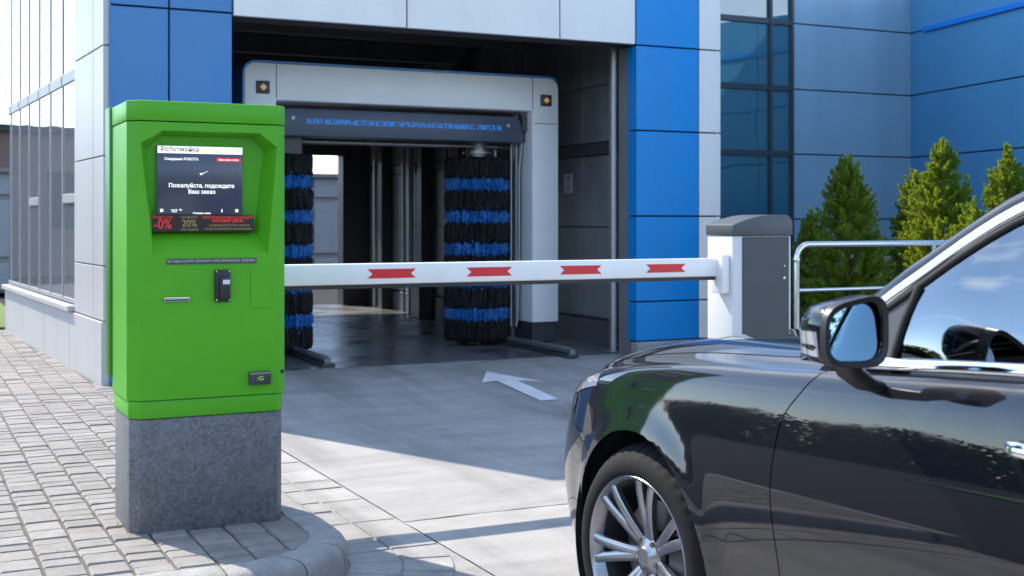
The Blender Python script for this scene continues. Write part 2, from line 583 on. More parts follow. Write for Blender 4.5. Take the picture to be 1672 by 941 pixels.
def zr(y):
    return 0.12 * min(1, max(0, (y - 8.3) / 2.0))


def slab(V, F, RN, x0, x1, y0, y1, step=0.12):
    nx, ny = max(1, int((x1 - x0) / step)), max(1, int((y1 - y0) / step))
    b = len(V)
    val = random.random()
    for j in range(ny + 1):
        for i in range(nx + 1):
            x, y = x0 + (x1 - x0) * i / nx, y0 + (y1 - y0) * j / ny
            e = 0.0
            if j in (0, ny):
                y += random.uniform(-.004, .004)
                e = random.uniform(0.0, .004)
            if i in (0, nx): x += random.uniform(-.0015, .0015)
            V.append((x, y, zr(y) - e))
            RN.append(val)
    for j in range(ny):
        for i in range(nx):
            a = b + j * (nx + 1) + i
            F.append((a, a + 1, a + nx + 2, a + nx + 1))
    # a skirt along each slab edge, so the joint has depth
    for j, s in ((0, 1), (ny, -1)):
        for i in range(nx):
            a = b + j * (nx + 1) + i
            p, q = V[a], V[a + 1]
            k = len(V)
            V.extend([(p[0], p[1], p[2] - .025), (q[0], q[1], q[2] - .025)])
            RN.extend([val, val])
            F.append((a, k, k + 1, a + 1) if s == 1 else (a + 1, k + 1, k, a))


V, F, RN = [], [], []
for (xa, xb) in ((2.070, 7.995), (8.005, 14)):
    for (ya, yb) in ((-7.0, -2.806), (-2.794, 1.294), (1.306, 5.364), (5.376, 10.27)):
        slab(V, F, RN, xa, xb, ya, yb, 0.12 if xa < 3 else 0.5)
for (xa, xb) in ((-.42, 2.063),):
    for (ya, yb) in ((-7.0, -2.806), (-2.794, 1.294), (1.306, 3.95)):
        slab(V, F, RN, xa, xb, ya, yb, 0.2)
struct(pyob('road', V, F, M['road'], rnd=RN))
bm = NB()
box(bm, -.42, 14, -7, 10.3, -0.03 + 0.002, -0.014)
struct(ob('road_bed', bm, M['sub']))
bm = NB()
box(bm, -.42, 2.0688, 3.94, 9.2, -0.026, -0.004)
struct(ob('gutter_mortar', bm, M['road']))


def paver(bm, cs, z, h, lay, jit=0.003, bev=0.007):
    """One stone: a four-cornered block with worn, slightly tilted top."""
    cx, cy = sum(c[0] for c in cs) / len(cs), sum(c[1] for c in cs) / len(cs)
    tx, ty, dz = random.gauss(0, .006), random.gauss(0, .006), random.uniform(-jit, jit)
    val = min(1, max(0, random.gauss(.5, .22)))
    n = len(cs)
    rings = []
    for (ins, zz) in ((0, z - h), (0, z - bev), (bev, z)):
        ring = []
        for (x, y) in cs:
            dx, dy = x - cx, y - cy
            l = math.hypot(dx, dy)
            q = 1 - ins * 1.3 / l
            v = bm.verts.new((cx + dx * q, cy + dy * q, zz + dz + tx * dx + ty * dy))
            v[lay] = val
            ring.append(v)
        rings.append(ring)
    for A, B in zip(rings[:-1], rings[1:]):
        for k in range(n):
            bm.faces.new([A[k], A[(k + 1) % n], B[(k + 1) % n], B[k]])
    bm.faces.new(rings[-1])


PZ = 0.12
KC, KR = (1.10, 4.93), 0.53


def inside(x, y, m):
    """Inside the raised pavement, m metres from its kerb's outer edge."""
    if y < KC[1] and x > KC[0]:
        return math.hypot(x - KC[0], y - KC[1]) < KR - m
    return x < KC[0] + KR - m and y > KC[1] - KR + m


bm = NB()
lay = bm.verts.layers.float.new('rnd')
x = -0.404
while x < 1.6:
    wdt = 0.146
    y = 4.2 + random.uniform(0, .15)
    lim = 21.0 if x > -2.2 else 15
    while y < lim:
        ln = random.choice((0.092, 0.105, 0.105, 0.125, 0.15))
        if y > 13: ln *= 1.5
        g = 0.0045
        cs = [(x + g, y + g), (x + wdt - g, y + g), (x + wdt - g, y + ln - g), (x + g, y + ln - g)]
        cs = [(a + random.uniform(-.003, .003), b + random.uniform(-.003, .003)) for a, b in cs]
        if all(inside(a, b, .02) for a, b in cs) and not (y + ln > 9.97 and x + wdt > 1.5 - max(0, y - 10) * .052):
            paver(bm, cs, PZ - .003, 0.05, lay)
        y += ln
    x += wdt
struct(ob('pavement', bm, M['paver']))

bm = NB()
pts = [(KC[0] + KR - .04, 10.0)] + [(KC[0] + (KR - .04) * math.cos(a), KC[1] + (KR - .04) * math.sin(a)) for a in [-math.pi / 2 * k / 14 for k in range(15)]] + [(-.41, KC[1] - KR + .04), (-.41, 24), (1.46, 24), (1.46, 10.0)]
prism(bm, pts, 'z', -.02, PZ - .011)
struct(ob('pavement_bed', bm, M['sub']))

# kerb stones round the nose and along both edges
bm = NB()
lay = bm.verts.layers.float.new('rnd')
path = []
yy = 10.0
while yy > KC[1] + .01:
    path.append((KC[0] + KR, yy, 0)); yy -= 0.05
for k in range(0, 33):
    a = -math.pi / 2 * k / 32
    path.append((KC[0] + KR * math.cos(a), KC[1] + KR * math.sin(a), a))
xx = KC[0] - .05
while xx > -.38:
    path.append((xx, KC[1] - KR, -math.pi / 2)); xx -= .05
KW = 0.15


def kerb_run(p):
    prof = [(0, -.03), (.0, .055), (.004, .088), (.016, .108), (.034, .118), (.06, .1235), (KW, .1235), (KW, -.02)]
    rings = []
    for i, (x, y, a) in enumerate(p):
        sh = .006 if i in (0, len(p) - 1) else 0
        ring = []
        for (o, z) in prof:
            wob = math.sin(x * 31 + y * 23 + o * 40) * .0016
            v = bm.verts.new((x - math.cos(a) * (o + wob), y - math.sin(a) * (o + wob), z - (sh if z > .05 else 0) + wob))
            ring.append(v)
        rings.append(ring)
    for A, B in zip(rings[:-1], rings[1:]):
        for k in range(len(prof) - 1):
            bm.faces.new([A[k], B[k], B[k + 1], A[k + 1]])
    bm.faces.new(rings[0]); bm.faces.new(rings[-1][::-1])


i = 0
lens = [20] * 5 + [0]
segs = []
n_line = len([p for p in path if p[2] == 0]) - 1
k = 0
bounds = list(range(0, n_line, 16)) + [n_line, n_line + 11, n_line + 22, n_line + 33]
while bounds[-1] < len(path) - 1: bounds.append(min(len(path) - 1, bounds[-1] + 16))
for a, b in zip(bounds[:-1], bounds[1:]):
    p = path[a:b + 1]
    if len(p) < 2: continue
    q = list(p)
    # 6 mm mortar gap at each end
    def trim(u, v):
        d = math.hypot(v[0] - u[0], v[1] - u[1])
        t = .004 / d
        return (u[0] + (v[0] - u[0]) * t, u[1] + (v[1] - u[1]) * t, u[2])
    q[0] = trim(p[0], p[1]); q[-1] = trim(p[-1], p[-2])
    kerb_run(q)
bmesh.ops.recalc_face_normals(bm, faces=bm.faces)
struct(ob('kerb', bm, M['kerb'], smooth=40))

# far kerb along the street on the left
bm = NB()
y = 4.42
while y < 23:
    box(bm, -.585, -.415, y + .004, y + .996, -.05, .122, .015)
    y += 1.0
struct(ob('street_kerb', bm, M['kerb']))

# flush stone gutter between kerb and concrete
bm = NB()
lay = bm.verts.layers.float.new('rnd')
y = KC[1] + .005
while y < 9.9:
    ln = random.choice((.2, .26, .3))
    for (a, b) in ((1.636, 1.845), (1.85, 2.06)):
        g = .004
        cs = [(a + g, y + g), (b - g, y + g), (b - g, y + ln - g), (a + g, y + ln - g)]
        cs = [(p + random.uniform(-.004, .004), q + random.uniform(-.004, .004)) for p, q in cs]
        paver(bm, cs, 0.002 + zr(y), .03, lay, jit=.002, bev=.005)
    y += ln
for (r0, r1, n) in ((.536, .745, 6), (.75, .95, 7)):
    for k in range(n):
        a0, a1 = -math.pi / 2 * k / n - .006, -math.pi / 2 * (k + 1) / n + .006
        am = (a0 + a1) / 2
        cs = [(r0, a0), (r0, a1), (r0, a1), (r1, a1), (r1, am), (r1, a0)]
        cs = [(r0, a1), (r1, a1), (r1, am), (r1, a0), (r0, a0), (r0, am)]
        paver(bm, [(KC[0] + r * math.cos(a), KC[1] + r * math.sin(a)) for r, a in cs], 0.002, .03, lay, jit=.002, bev=.005)
x = KC[0]
while x > -.1:
    for (a, b) in ((KC[1] - .745, KC[1] - .536), (KC[1] - .95, KC[1] - .75)):
        paver(bm, [(x - .26, a + .004), (x - .004, a + .004), (x - .004, b), (x - .26, b)], .002, .03, lay, jit=.002, bev=.005)
    x -= .26
bmesh.ops.recalc_face_normals(bm, faces=bm.faces)
struct(ob('gutter_stones', bm, M['road']))

# wash floor
bm = NB()
box(bm, 2.38, 6.35, 10.28, 18.2, 0.05, 0.12)
struct(ob('wash_floor', bm, M['wet']))
bm = NB()
box(bm, 2.4, 9.0, 18.2, 24.9, 0.0, 0.1)
struct(ob('exit_apron', bm, M['asphalt']))
# painted arrow on the drive, lying on the ramp
ar = [(4.50, 9.72), (4.735, 9.17), (4.565, 9.26), (4.52, 8.45), (4.36, 8.45), (4.40, 9.30), (4.245, 9.26)]
bm = NB()
f = bm.faces.new([bm.verts.new((x, y, 0)) for x, y in ar])
for cut in [8.3 + .1 * k for k in range(1, 15)]:
    bmesh.ops.bisect_plane(bm, geom=bm.verts[:] + bm.edges[:] + bm.faces[:], plane_co=(0, cut, 0), plane_no=(0, 1, 0))
for v in bm.verts: v.co.z = zr(v.co.y) + .005
bmesh.ops.recalc_face_normals(bm, faces=bm.faces)
for f in bm.faces:
    if f.normal.z < 0: f.normal_flip()
struct(ob('road_arrow_marking', bm, M['paint_white']))
# lawn strip far left, planting bed right
bm = NB()
box(bm, -.6, 1.5, 21.2, 31.5, -.02, .06)
box(bm, .75, 1.4, 15.6, 21.1, .05, .15)
box(bm, -60, -16, 8, 21.2, -.02, .06)
struct(ob('lawn', bm, M['grass']))
bm = NB()
box(bm, 6.35, 11.2, 8.15, 12.3, -.02, .14)
struct(ob('planting_bed', bm, M['soil']))
bm = NB()
box(bm, 6.2, 11.4, 8.0, 8.15, -.02, .2, .015)
box(bm, 6.2, 6.35, 8.15, 9.8, -.02, .2, .015)
struct(ob('bed_kerb', bm, M['kerb']))
bm = NB()
box(bm, 4.27, 5.5, 5.92, 7.9, -.02, .11, .02)
struct(ob('barrier_island', bm, M['kerb']))

# ------------------------------------------------------------------ car wash building
BX0, BX1, BY, BH = 1.45, 7.07, 10.0, 4.3
wash = thing('wash_building', 'car wash building with blue and white cladding and an open bay, left and centre', 'building', (BX0, BY, 0))


def panels(name, m, rects, y=BY, th=.035, parent=wash, gap=.007, bev=.003):
    """Cladding trays facing -Y: rects of (x0, x1, z0, z1)."""
    bm = NB()
    for (x0, x1, z0, z1) in rects:
        box(bm, x0 + gap, x1 - gap, y - th, y, z0 + gap, z1 - gap, bev, 1)
    return ob(name, bm, m, parent)


OPX0, OPX1, OPZ = 2.40, 6.12, 2.985
XM = 1.905
wb = NB()   # carcass: header, piers, outer walls, roof
box(wb, BX0 + .02, OPX0 - .004, BY + .002, BY + .30, 0.0, BH - .05)
box(wb, OPX1 + .06, BX1 - .02, BY + .002, BY + .30, 0.0, BH - .05)
box(wb, OPX0 - .004, OPX1 + .06, BY + .002, BY + .30, OPZ + .012, BH - .05)
prism(wb, [(BX0 + .02, BY + .303), (BX0 + .25, BY + .303), (BX0 + .25, 15.38), (1.19, 15.38)], 'z', 0.0, BH - .052)
box(wb, BX0 + .252, 2.22, 15.2, 15.38, 0.0, BH - .052)
box(wb, BX1 - .55, BX1 - .52, BY + .30, 18.3, 0.0, BH - .05)
box(wb, BX1 - .53, BX1 - .02, BY + .30, BY + .6, 0.0, BH - .05)
box(wb, BX0 + .02, BX1 - .02, BY + .002, BY + .6, BH - .05, BH)
prism(wb, [(BX0 + .02, BY + .603), (BX1 - .52, BY + .603), (BX1 - .52, 18.3), (2.2, 18.3), (2.2, 15.4), (1.19, 15.4)], 'z', BH - .05, BH)
ob('carcass', wb, M['seam'], wash)
zs = [.12, 1.05, 2.03, 3.01, BH]
panels('blue_cladding', M['dblue'], [(a, b, z0, z1) for (a, b) in ((BX0 + .0, XM), (XM, OPX0)) for z0, z1 in zip(zs[:-1], zs[1:])])
panels('header_cladding', M['white'], [(a, b, OPZ, BH) for a, b in ((OPX0, 3.87), (3.87, 5.33), (5.33, OPX1))], th=.05)
zs2 = [.255, .715, 1.385, 2.135, 2.93, 3.72, BH]
zs2 = [.255, .62, 1.41, 2.20, 2.985, 3.72, BH]
panels('bright_blue_cladding', M['blue'], [(OPX1, 6.815, z0, z1) for z0, z1 in zip(zs2[:-1], zs2[1:])], th=.05)
panels('white_cladding', M['white'], [(6.815, BX1, z0, z1) for z0, z1 in zip(zs2[:-1], zs2[1:])], th=.05)
bm = NB()
for z0, z1 in zip(zs2[:-1], zs2[1:]):
    box(bm, OPX1 + .004, OPX1 + .03, BY + .002, BY + .10, z0 + .007, z1 - .007, .002, 1)
ob('reveal_cladding', bm, M['blue'], wash)
bm = NB()
box(bm, OPX1 - .03, BX1 + .05, BY - .13, BY - .001, .0, .25, .012)
ob('pier_plinth', bm, M['kerb'], wash)
bm = NB()
box(bm, OPX1 + .031, OPX1 + .06, BY + .102, BY + .30, .0, OPZ)
ob('grey_jamb', bm, M['alu'], wash)
bm = NB()
box(bm, BX1 - .02, BX1, BY, BY + .6, .12, BH - .01)
ob('side_return', bm, M['white'], wash)

# side wall facing the pavement, turned 3 degrees outward: corner panel, plinth, windows
sx, SL = 0.0, 5.4
SR = Matrix.Translation((BX0, BY, 0)) @ Matrix.Rotation(R(3), 4, 'Z')
bm = NB()
zc = [.60, 1.02, 1.86, 2.70, 3.5, BH]
for z0, z1 in zip(zc[:-1], zc[1:]):
    for (ya, yb) in ((-.03, .36), (.36, 1.18)):
        box(bm, sx - .035, sx + .019, ya + .005, yb - .005, z0 + .005, z1 - .005, .003, 1, rot=SR)
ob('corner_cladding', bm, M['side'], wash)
bm = NB()
for k in range(4):
    box(bm, sx - .05, sx + .019, -.03 + k * 1.36 + .003, -.03 + (k + 1) * 1.36 - .003, .0, .595, .004, 1, rot=SR)
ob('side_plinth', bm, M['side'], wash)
bm = NB()
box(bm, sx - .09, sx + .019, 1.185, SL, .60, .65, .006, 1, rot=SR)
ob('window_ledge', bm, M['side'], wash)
ys = [1.20 + .66 * k for k in range(7)] + [SL - .02]
for k, (ya, yb) in enumerate(zip(ys[:-1], ys[1:])):
    bm = NB()
    box(bm, sx - .012, sx + .006, ya + .02, yb - .02, .66, BH - .06, rot=SR)
    p = ob('window', bm, M['glass_side'], wash)
    bm = NB()
    box(bm, sx - .020, sx + .018, ya - .018, ya + .018, .66, BH - .04, .004, 1, rot=SR)
    box(bm, sx - .026, sx + .018, ya + .02, yb - .02, 2.56, 2.66, .004, 1, rot=SR)
    box(bm, sx - .018, sx + .018, ya + .02, yb - .02, .66, .70, .004, 1, rot=SR)
    if k in (0, 3):
        box(bm, sx - .024, sx + .018, ya + .02, yb - .02, 1.52, 1.60, .004, 1, rot=SR)
    ob('window_frame', bm, M['mullion'], p)

# wash bay interior: walls, ceiling, columns, pipes
IX0, IX1, IY1 = 2.38, 6.35, 19.3
zi = [.12, 1.0, 1.95, 2.08, 2.75, 3.4]
yi = [10.3, 11.35, 12.75, 14.1, 15.4, 16.7, 17.85]
for xa, xb in ((IX1, IX1 + .03), (IX0 - .03, IX0)):
    bm = NB()
    for y0, y1 in zip(yi[:-1], yi[1:]):
        for z0, z1 in ((.40, 1.30), (1.31, 2.02), (2.16, 2.72), (2.73, 3.45)):
            box(bm, xa, xb, y0 + .006, y1 - .006, z0, z1, .003, 1)
    ob('bay_wall_cladding', bm, M['inner'], wash)
bm = NB()
for xa, xb in ((IX1 + .031, IX1 + .15), (IX0 - .15, IX0 - .031)):
    box(bm, xa, xb, 10.301, 18.2, 0, 3.5)
for xa, xb in ((IX1 - .02, IX1 + .029), (IX0 - .029, IX0 + .02)):
    box(bm, xa, xb, 10.31, 17.88, .1, .38, .01, 1)
    box(bm, xa, xb, 10.31, 17.88, 2.03, 2.15, .004, 1)
obs('bay_wall', bm, M['dark'], wash)
bm = NB()
box(bm, IX0 - .1, IX1 + .1, 10.301, 18.2, 3.5, 3.6)
for y_ in (11.1, 12.7, 14.3, 15.9, 17.5):
    box(bm, IX0, IX1, y_, y_ + .12, 3.3, 3.499)
ob('bay_ceiling', bm, M['ceil'], wash)
bm = NB()
tube(bm, [(IX0 + .05, 10.8, 3.16), (IX1 - .05, 10.8, 3.16)], .035)
tube(bm, [(IX0 + .05, 11.05, 3.3), (IX1 - .05, 11.05, 3.3)], .02)
obs('ceiling_pipe', bm, M['galv'], wash)
bm = NB()   # portal columns and pipes along the bay walls
for y_ in (14.2, 15.4, 16.9):
    box(bm, IX1 - .16, IX1 - .021, y_, y_ + .16, .12, 3.3, .006, 1)
    box(bm, IX0 + .021, IX0 + .16, y_, y_ + .16, .12, 3.3, .006, 1)
box(bm, IX1 - .35, IX1 - .17, 15.0, 15.3, .12, .6, .01, 1)
obs('bay_column', bm, M['dark'], wash)
bm = NB()
for (y_, r_) in ((14.55, .03), (14.75, .022), (16.0, .04), (16.25, .025), (17.4, .03)):
    tube(bm, [(IX1 - .08, y_, .12), (IX1 - .08, y_, 3.3)], r_)
obs('wall_pipe', bm, M['galv'], wash)
# far end of the bay, open to the yard behind
bm = NB()
box(bm, IX1 - .40, IX1 + .1, 17.9, 18.15, .12, 3.5)
box(bm, IX0 - .1, IX1 - .40, 17.9, 18.15, 2.34, 3.5)
box(bm, IX0 - .1, IX0 + .2, 17.9, 18.15, .12, 2.34)
ob('exit_wall', bm, M['dark'], wash)
bm = NB()
tube(bm, [(IX1 - .21, 10.38, .12), (IX1 - .21, 10.38, OPZ + .1)], .045, 20)
box(bm, IX1 - .29, IX1 - .13, 10.30, 10.46, .12, .135, .003, 1)
ob('door_guide_pole', bm, M['galv'], wash, smooth=40)

# what the open far end shows: a pale panelled shed across the yard
shed = thing('panelled_shed', 'pale grey panelled shed seen through the far end of the wash bay', 'shed', (7, 25, 0))
bm = NB()
for k in range(14):
    for z0, z1 in ((.0, .6), (.61, 1.75), (1.76, 2.25)):
        box(bm, 1.5 + k * .62, 1.5 + k * .62 + .6, 25.0, 25.04, z0 + .1, z1, .004, 1)
ob('wall_cladding', bm, M['shed'], shed)
bm = NB()
box(bm, 1.5, 10.2, 25.045, 29, 0.05, 2.24)
ob('wall', bm, M['mullion'], shed)
bm = NB()
box(bm, 1.4, 10.3, 24.9, 29.1, 2.26, 2.34)
ob('roof', bm, M['alu'], shed)

# ------------------------------------------------------------------ office block on the right
off = thing('office_building', 'grey blue panelled building with dark glazing, behind the conifers', 'building', (7.1, 12.35, 0))
OY, OH = 12.35, 4.30
zo = [.1, .62, 1.39, 2.18, 2.97, 3.77, OH]
panels('panel_cladding', M['greyblue'], [(9.80, 11.72, z0, z1) for z0, z1 in zip(zo[:-1], zo[1:])], y=OY, parent=off, gap=.008)
bm = NB()
box(bm, 6.60, 11.74, OY + .002, OY + 6, 0, OH)
box(bm, 9.3, 18, OY + .6, OY + 6, OH, 7.2)  # unseen upper block, added to keep direct sun off the wing wall
ob('carcass', bm, M['seam'], off)
ang = R(11.5)
rot = Matrix.Translation((11.73, OY - .01, 0)) @ Matrix.Rotation(-ang, 4, 'Z')
bm = NB()
for z0, z1 in zip(zo[:-1], zo[1:]):
    for k in range(3):
        box(bm, -.035, 0, -2.6 * (k + 1) + .007, -2.6 * k - .007, z0 + .008, z1 - .008, .003, 1, rot=rot)
ob('wing_cladding', bm, M['midblue'], off)
bm = NB()
box(bm, .004, 6, -7.8, .2, 0, OH, rot=rot)
ob('wing_carcass', bm, M['seam'], off)
bm = NB()
box(bm, -.075, -.036, -7.5, -.36, 3.735, 3.80, .006, 1, rot=rot)
ob('blue_strip', bm, M['trim_strip'], off)
# curtain glazing beside the panels
gx = [6.62, 7.3, 8.08, 9.46, 9.78]
for a, b in zip(gx[:-1], gx[1:]):
    bm = NB()
    for z0, z1 in zip(zo[:-1], zo[1:]):
        box(bm, a + .02, b - .02, OY - .03, OY - .005, z0 + .035, z1 - .035)
    p = ob('window', bm, M['glass_teal'], off)
    bm = NB()
    box(bm, b - .02, b + .02 , OY - .07, OY, .1, OH - .01, .003, 1)
    if a == gx[0]: box(bm, a - .02, a + .02, OY - .07, OY, .1, OH - .01, .003, 1)
    for z in zo:
        box(bm, a + .021, b - .021, OY - .06, OY, z - .035, min(OH - .012, z + .035), .003, 1)
    ob('window_frame', bm, M['anthracite'], p)

# ------------------------------------------------------------------ far brown block, distant trees
br = thing('brown_building', 'low brown rendered building far off beyond the left glazing', 'building', (-1.5, 33, 0))
bm = NB()
box(bm, -6.0, 3.0, 33, 41, -.02, 3.55)
ob('wall', bm, M['brown'], br)
bm = NB()
box(bm, -6.2, 3.2, 32.8, 41.2, 3.552, 3.72)
ob('roof', bm, M['seam'], br)
for k in range(2):
    bm = NB()
    box(bm, -4.7 + k * 3.9, -3.0 + k * 3.9, 32.96, 32.998, 1.2, 2.6)
    ob('window', bm, M['seam'], br)
# ------------------------------------------------------------------ payment kiosk
kiosk = thing('payment_kiosk', 'bright green self service payment kiosk with screen on grey stone plinth', 'kiosk', (1.146, 5.36, PZ))
KX0, KX1, KY0, KY1 = .832, 1.462, 5.15, 5.56


def plan(x0, x1, y0, y1, c):
    return [(x0 + c, y0), (x1 - c * .8, y0), (x1, y0 + c), (x1, y1), (x0, y1), (x0, y0 + c)]


bm = NB()
prism(bm, plan(KX0 + .003, KX1 - .006, KY0 + .004, KY1 - .02, .038), 'z', PZ - .03, .572, .005)
ob('plinth', bm, M['granite'], kiosk, smooth=40)
bm = NB()
prism(bm, plan(KX0, KX1 - .002, KY0, KY1 - .01, .042), 'z', .574, .645, .004)
ob('skirt', bm, M['green'], kiosk, smooth=40)
# body: shell with the front face cut open round the screen recess
X0, X1, Y0, Y1, Z0, Z1 = KX0 - .006, KX1 + .006, KY0 - .006, KY1, .648, 1.758
c = .046
bm = NB()
fx0, fx1 = X0 + c, X1 - c * .8
outer = [(fx0, Z1), (fx1, Z1), (fx1, Z0), (fx0, Z0)]
hexo = [(.958, 1.724), (1.352, 1.724), (1.424, 1.668), (1.386, 1.226), (.922, 1.226), (.872, 1.672)]
hexi = [(.972, 1.708), (1.338, 1.708), (1.388, 1.655), (1.352, 1.318), (.928, 1.318), (.910, 1.655)]
D = [.085, .085, .085, .10, .10, .085]
vo = [bm.verts.new((x, Y0, z)) for x, z in outer]
vh = [bm.verts.new((x, Y0, z)) for x, z in hexo]
vi = [bm.verts.new((x, Y0 + d, z)) for (x, z), d in zip(hexi, D)]
for q in [(vo[0], vo[1], vh[1], vh[0]), (vo[1], vh[2], vh[1]), (vo[1], vo[2], vh[3], vh[2]), (vo[2], vo[3], vh[4], vh[3]), (vo[3], vo[0], vh[5], vh[4]), (vo[0], vh[0], vh[5])]:
    bm.faces.new(q)
for k in range(6):
    bm.faces.new([vh[k], vh[(k + 1) % 6], vi[(k + 1) % 6], vi[k]])
bm.faces.new(vi)
bk = [(X1, Y0 + c), (X1, Y1), (X0, Y1), (X0, Y0 + c)]
up = [vo[1]] + [bm.verts.new((x, y, Z1)) for x, y in bk] + [vo[0]]
dn = [vo[2]] + [bm.verts.new((x, y, Z0)) for x, y in bk] + [vo[3]]
for k in range(5):
    bm.faces.new([up[k], up[k + 1], dn[k + 1], dn[k]])
bm.faces.new([up[5], up[0]] + up[1:5]) if False else bm.faces.new([vo[0], vo[1]] + up[1:5])
bm.faces.new([vo[3], vo[2]] + dn[1:5])
bmesh.ops.recalc_face_normals(bm, faces=bm.faces)
es = [e for e in bm.edges if e.calc_face_angle(0) > .3]
bmesh.ops.bevel(bm, geom=es, offset=.0035, segments=2, profile=.5, affect='EDGES', clamp_overlap=True)
ob('body', bm, M['green'], kiosk, smooth=35)
bm = NB()
prism(bm, plan(X0 - .002, X1 + .002, Y0 - .003, Y1 + .002, .046), 'z', 1.762, 1.842, .005)
ob('cap', bm, M['green'], kiosk, smooth=35)
bm = NB()
prism(bm, [(.815, 5.562), (1.50, 5.562), (1.50, 5.68), (1.46, 5.72), (.85, 5.72), (.815, 5.68)], 'z', .70, 1.846, .004)
ob('back_cabinet', bm, M['dgreen'], kiosk, smooth=35)

YB = Y0 + .085
sb = NB()
box(sb, .948, 1.296, YB - .020, YB - .002, 1.388, 1.668, .004, 2)
scr = ob('screen', sb, M['screen_navy'], kiosk, smooth=35)
sy = YB - .0215
bm = NB()
box(bm, .9495, 1.2945, sy - .0012, sy, 1.637, 1.6665, .001, 1, 0)
ob('title_bar', bm, M['screen_white'], scr)
bm = NB()
box(bm, 1.186, 1.288, sy - .0012, sy, 1.606, 1.622, .0005, 1)
ob('red_button', bm, M['screen_red'], scr)
wm, dm = M['screen_white'], M['screen_grey']
text_ob('screen_lettering', [
    ('Роботмойка', .026, (.962, sy - .0018, 1.653), dm, 'LEFT', .0003, 1),
    ('Ожидание РОБОТА', .0145, (.976, sy - .0012, 1.614), wm, 'LEFT', .0003, 1),
    ('Ваш заказ готов', .0105, (1.237, sy - .0018, 1.614), wm, 'CENTER', .0002, 1),
    ('Пожалуйста, подождите', .0225, (1.127, sy - .0012, 1.506), wm, 'CENTER', .0005, 1),
    ('Ваш заказ', .0225, (1.127, sy - .0012, 1.481), wm, 'CENTER', .0005, 1),
    ('Отменить заказ', .0095, (1.127, sy - .0012, 1.394), wm, 'CENTER', .0003, 1)], scr)
bm = NB()   # little icons
for x in (.966, 1.271):
    box(bm, x - .006, x + .006, sy - .001, sy, 1.399, 1.411)
for k in range(3):
    box(bm, 1.004 + k * .009, 1.011 + k * .009, sy - .001, sy, 1.405, 1.409)
    box(bm, 1.007 + k * .007, 1.012 + k * .007, sy - .001, sy, 1.398, 1.402)
prism(bm, [(1.036, 1.405), (1.048, 1.405), (1.040, 1.413)], 'y', sy - .001, sy)
box(bm, 1.207, 1.2115, sy - .001, sy, 1.398, 1.411)
prism(bm, [(1.118, 1.558), (1.131, 1.558), (1.128, 1.550), (1.121, 1.551)], 'y', sy - .001, sy)
prism(bm, [(1.129, 1.557), (1.150, 1.567), (1.151, 1.5655), (1.131, 1.555)], 'y', sy - .001, sy)
obs('screen_icon', bm, wm, scr)
bm = NB()
for k in range(10):
    a0, a1 = R(-40 + 28 * k), R(-40 + 28 * (k + 1))
    pr = [(1.279 + .0055 * math.cos(a0), 1.652 + .0055 * math.sin(a0)), (1.279 + .0055 * math.cos(a1), 1.652 + .0055 * math.sin(a1)), (1.279 + .004 * math.cos(a1), 1.652 + .004 * math.sin(a1)), (1.279 + .004 * math.cos(a0), 1.652 + .004 * math.sin(a0))]
    prism(bm, pr, 'y', sy - .002, sy - .0012)
ob('title_icon', bm, dm, scr)

bm = NB()
box(bm, .918, 1.340, YB - .030, YB - .004, 1.318, 1.386, .003, 2)
led = ob('led_display', bm, M['led_back'], kiosk)
ly = YB - .0306
rd, am = M['led_red'], M['led_amber']
text_ob('led_lettering', [
    ('СКИДКА ДНЯ', .0125, (.967, ly, 1.377), rd, 'CENTER', 0, 1.0),
    ('-0%', .056, (.969, ly, 1.348), rd, 'CENTER', 0, .86),
    ('НА МОЙКУ', .0125, (1.075, ly, 1.377), am, 'CENTER', 0, 1.0),
    ('20%', .040, (1.075, ly, 1.352), am, 'CENTER', 0, .92),
    ('СЕГОДНЯ', .0125, (1.075, ly, 1.327), am, 'CENTER', 0, 1.15),
    ('ПРОГРАММЫ МОЙКИ СО СКИДКОЙ', .0115, (1.232, ly, 1.376), rd, 'CENTER', .0002, 1.0),
    ('КАЖДЫЙ ДЕНЬ', .0145, (1.232, ly, 1.363), rd, 'CENTER', .0004, 1.15),
    ('ПОДРОБНОСТИ НА ЭКРАНЕ', .0115, (1.240, ly, 1.344), am, 'CENTER', 0, 1.05),
    ('ОПЛАТА КАРТОЙ И НАЛИЧНЫМИ', .0115, (1.235, ly, 1.329), am, 'CENTER', 0, 1.0)], led)

bm = NB()
box(bm, .972, 1.337, Y0 - .002, Y0 + .0, 1.188, 1.211)
lab = ob('instruction_strip', bm, M['label'], kiosk)
text_ob('strip_lettering', [('ВСТАВЬТЕ КАРТУ, БАНКНОТУ ИЛИ ПРИЛОЖИТЕ ТЕЛЕФОН', .0125, (1.154, Y0 - .0025, 1.200), M['label_pale'], 'CENTER', .0002, .97)], lab)

# card reader
bm = NB()
box(bm, 1.163, 1.227, Y0 - .016, Y0 - .0005, 1.034, 1.164, .004, 2)
prism(bm, [(1.180, 1.138), (1.222, 1.138), (1.222, 1.042), (1.180, 1.042)], 'y', Y0 - .030, Y0 - .015, .006)
rdr = ob('card_reader', bm, M['black'], kiosk, smooth=35)
bm = NB()
box(bm, 1.192, 1.220, Y0 - .0315, Y0 - .0302, 1.106, 1.124)
ob('sticker', bm, M['paper'], rdr)
bm = NB()
for x in (1.169, 1.221):
    for z in (1.041, 1.157):
        lathe(bm, [(0.0001, -.0025), (.0032, -.002), (.0032, .001)], (x, Y0 - .0165, z), 'y', 10)
obs('screw', bm, M['steel'], rdr)
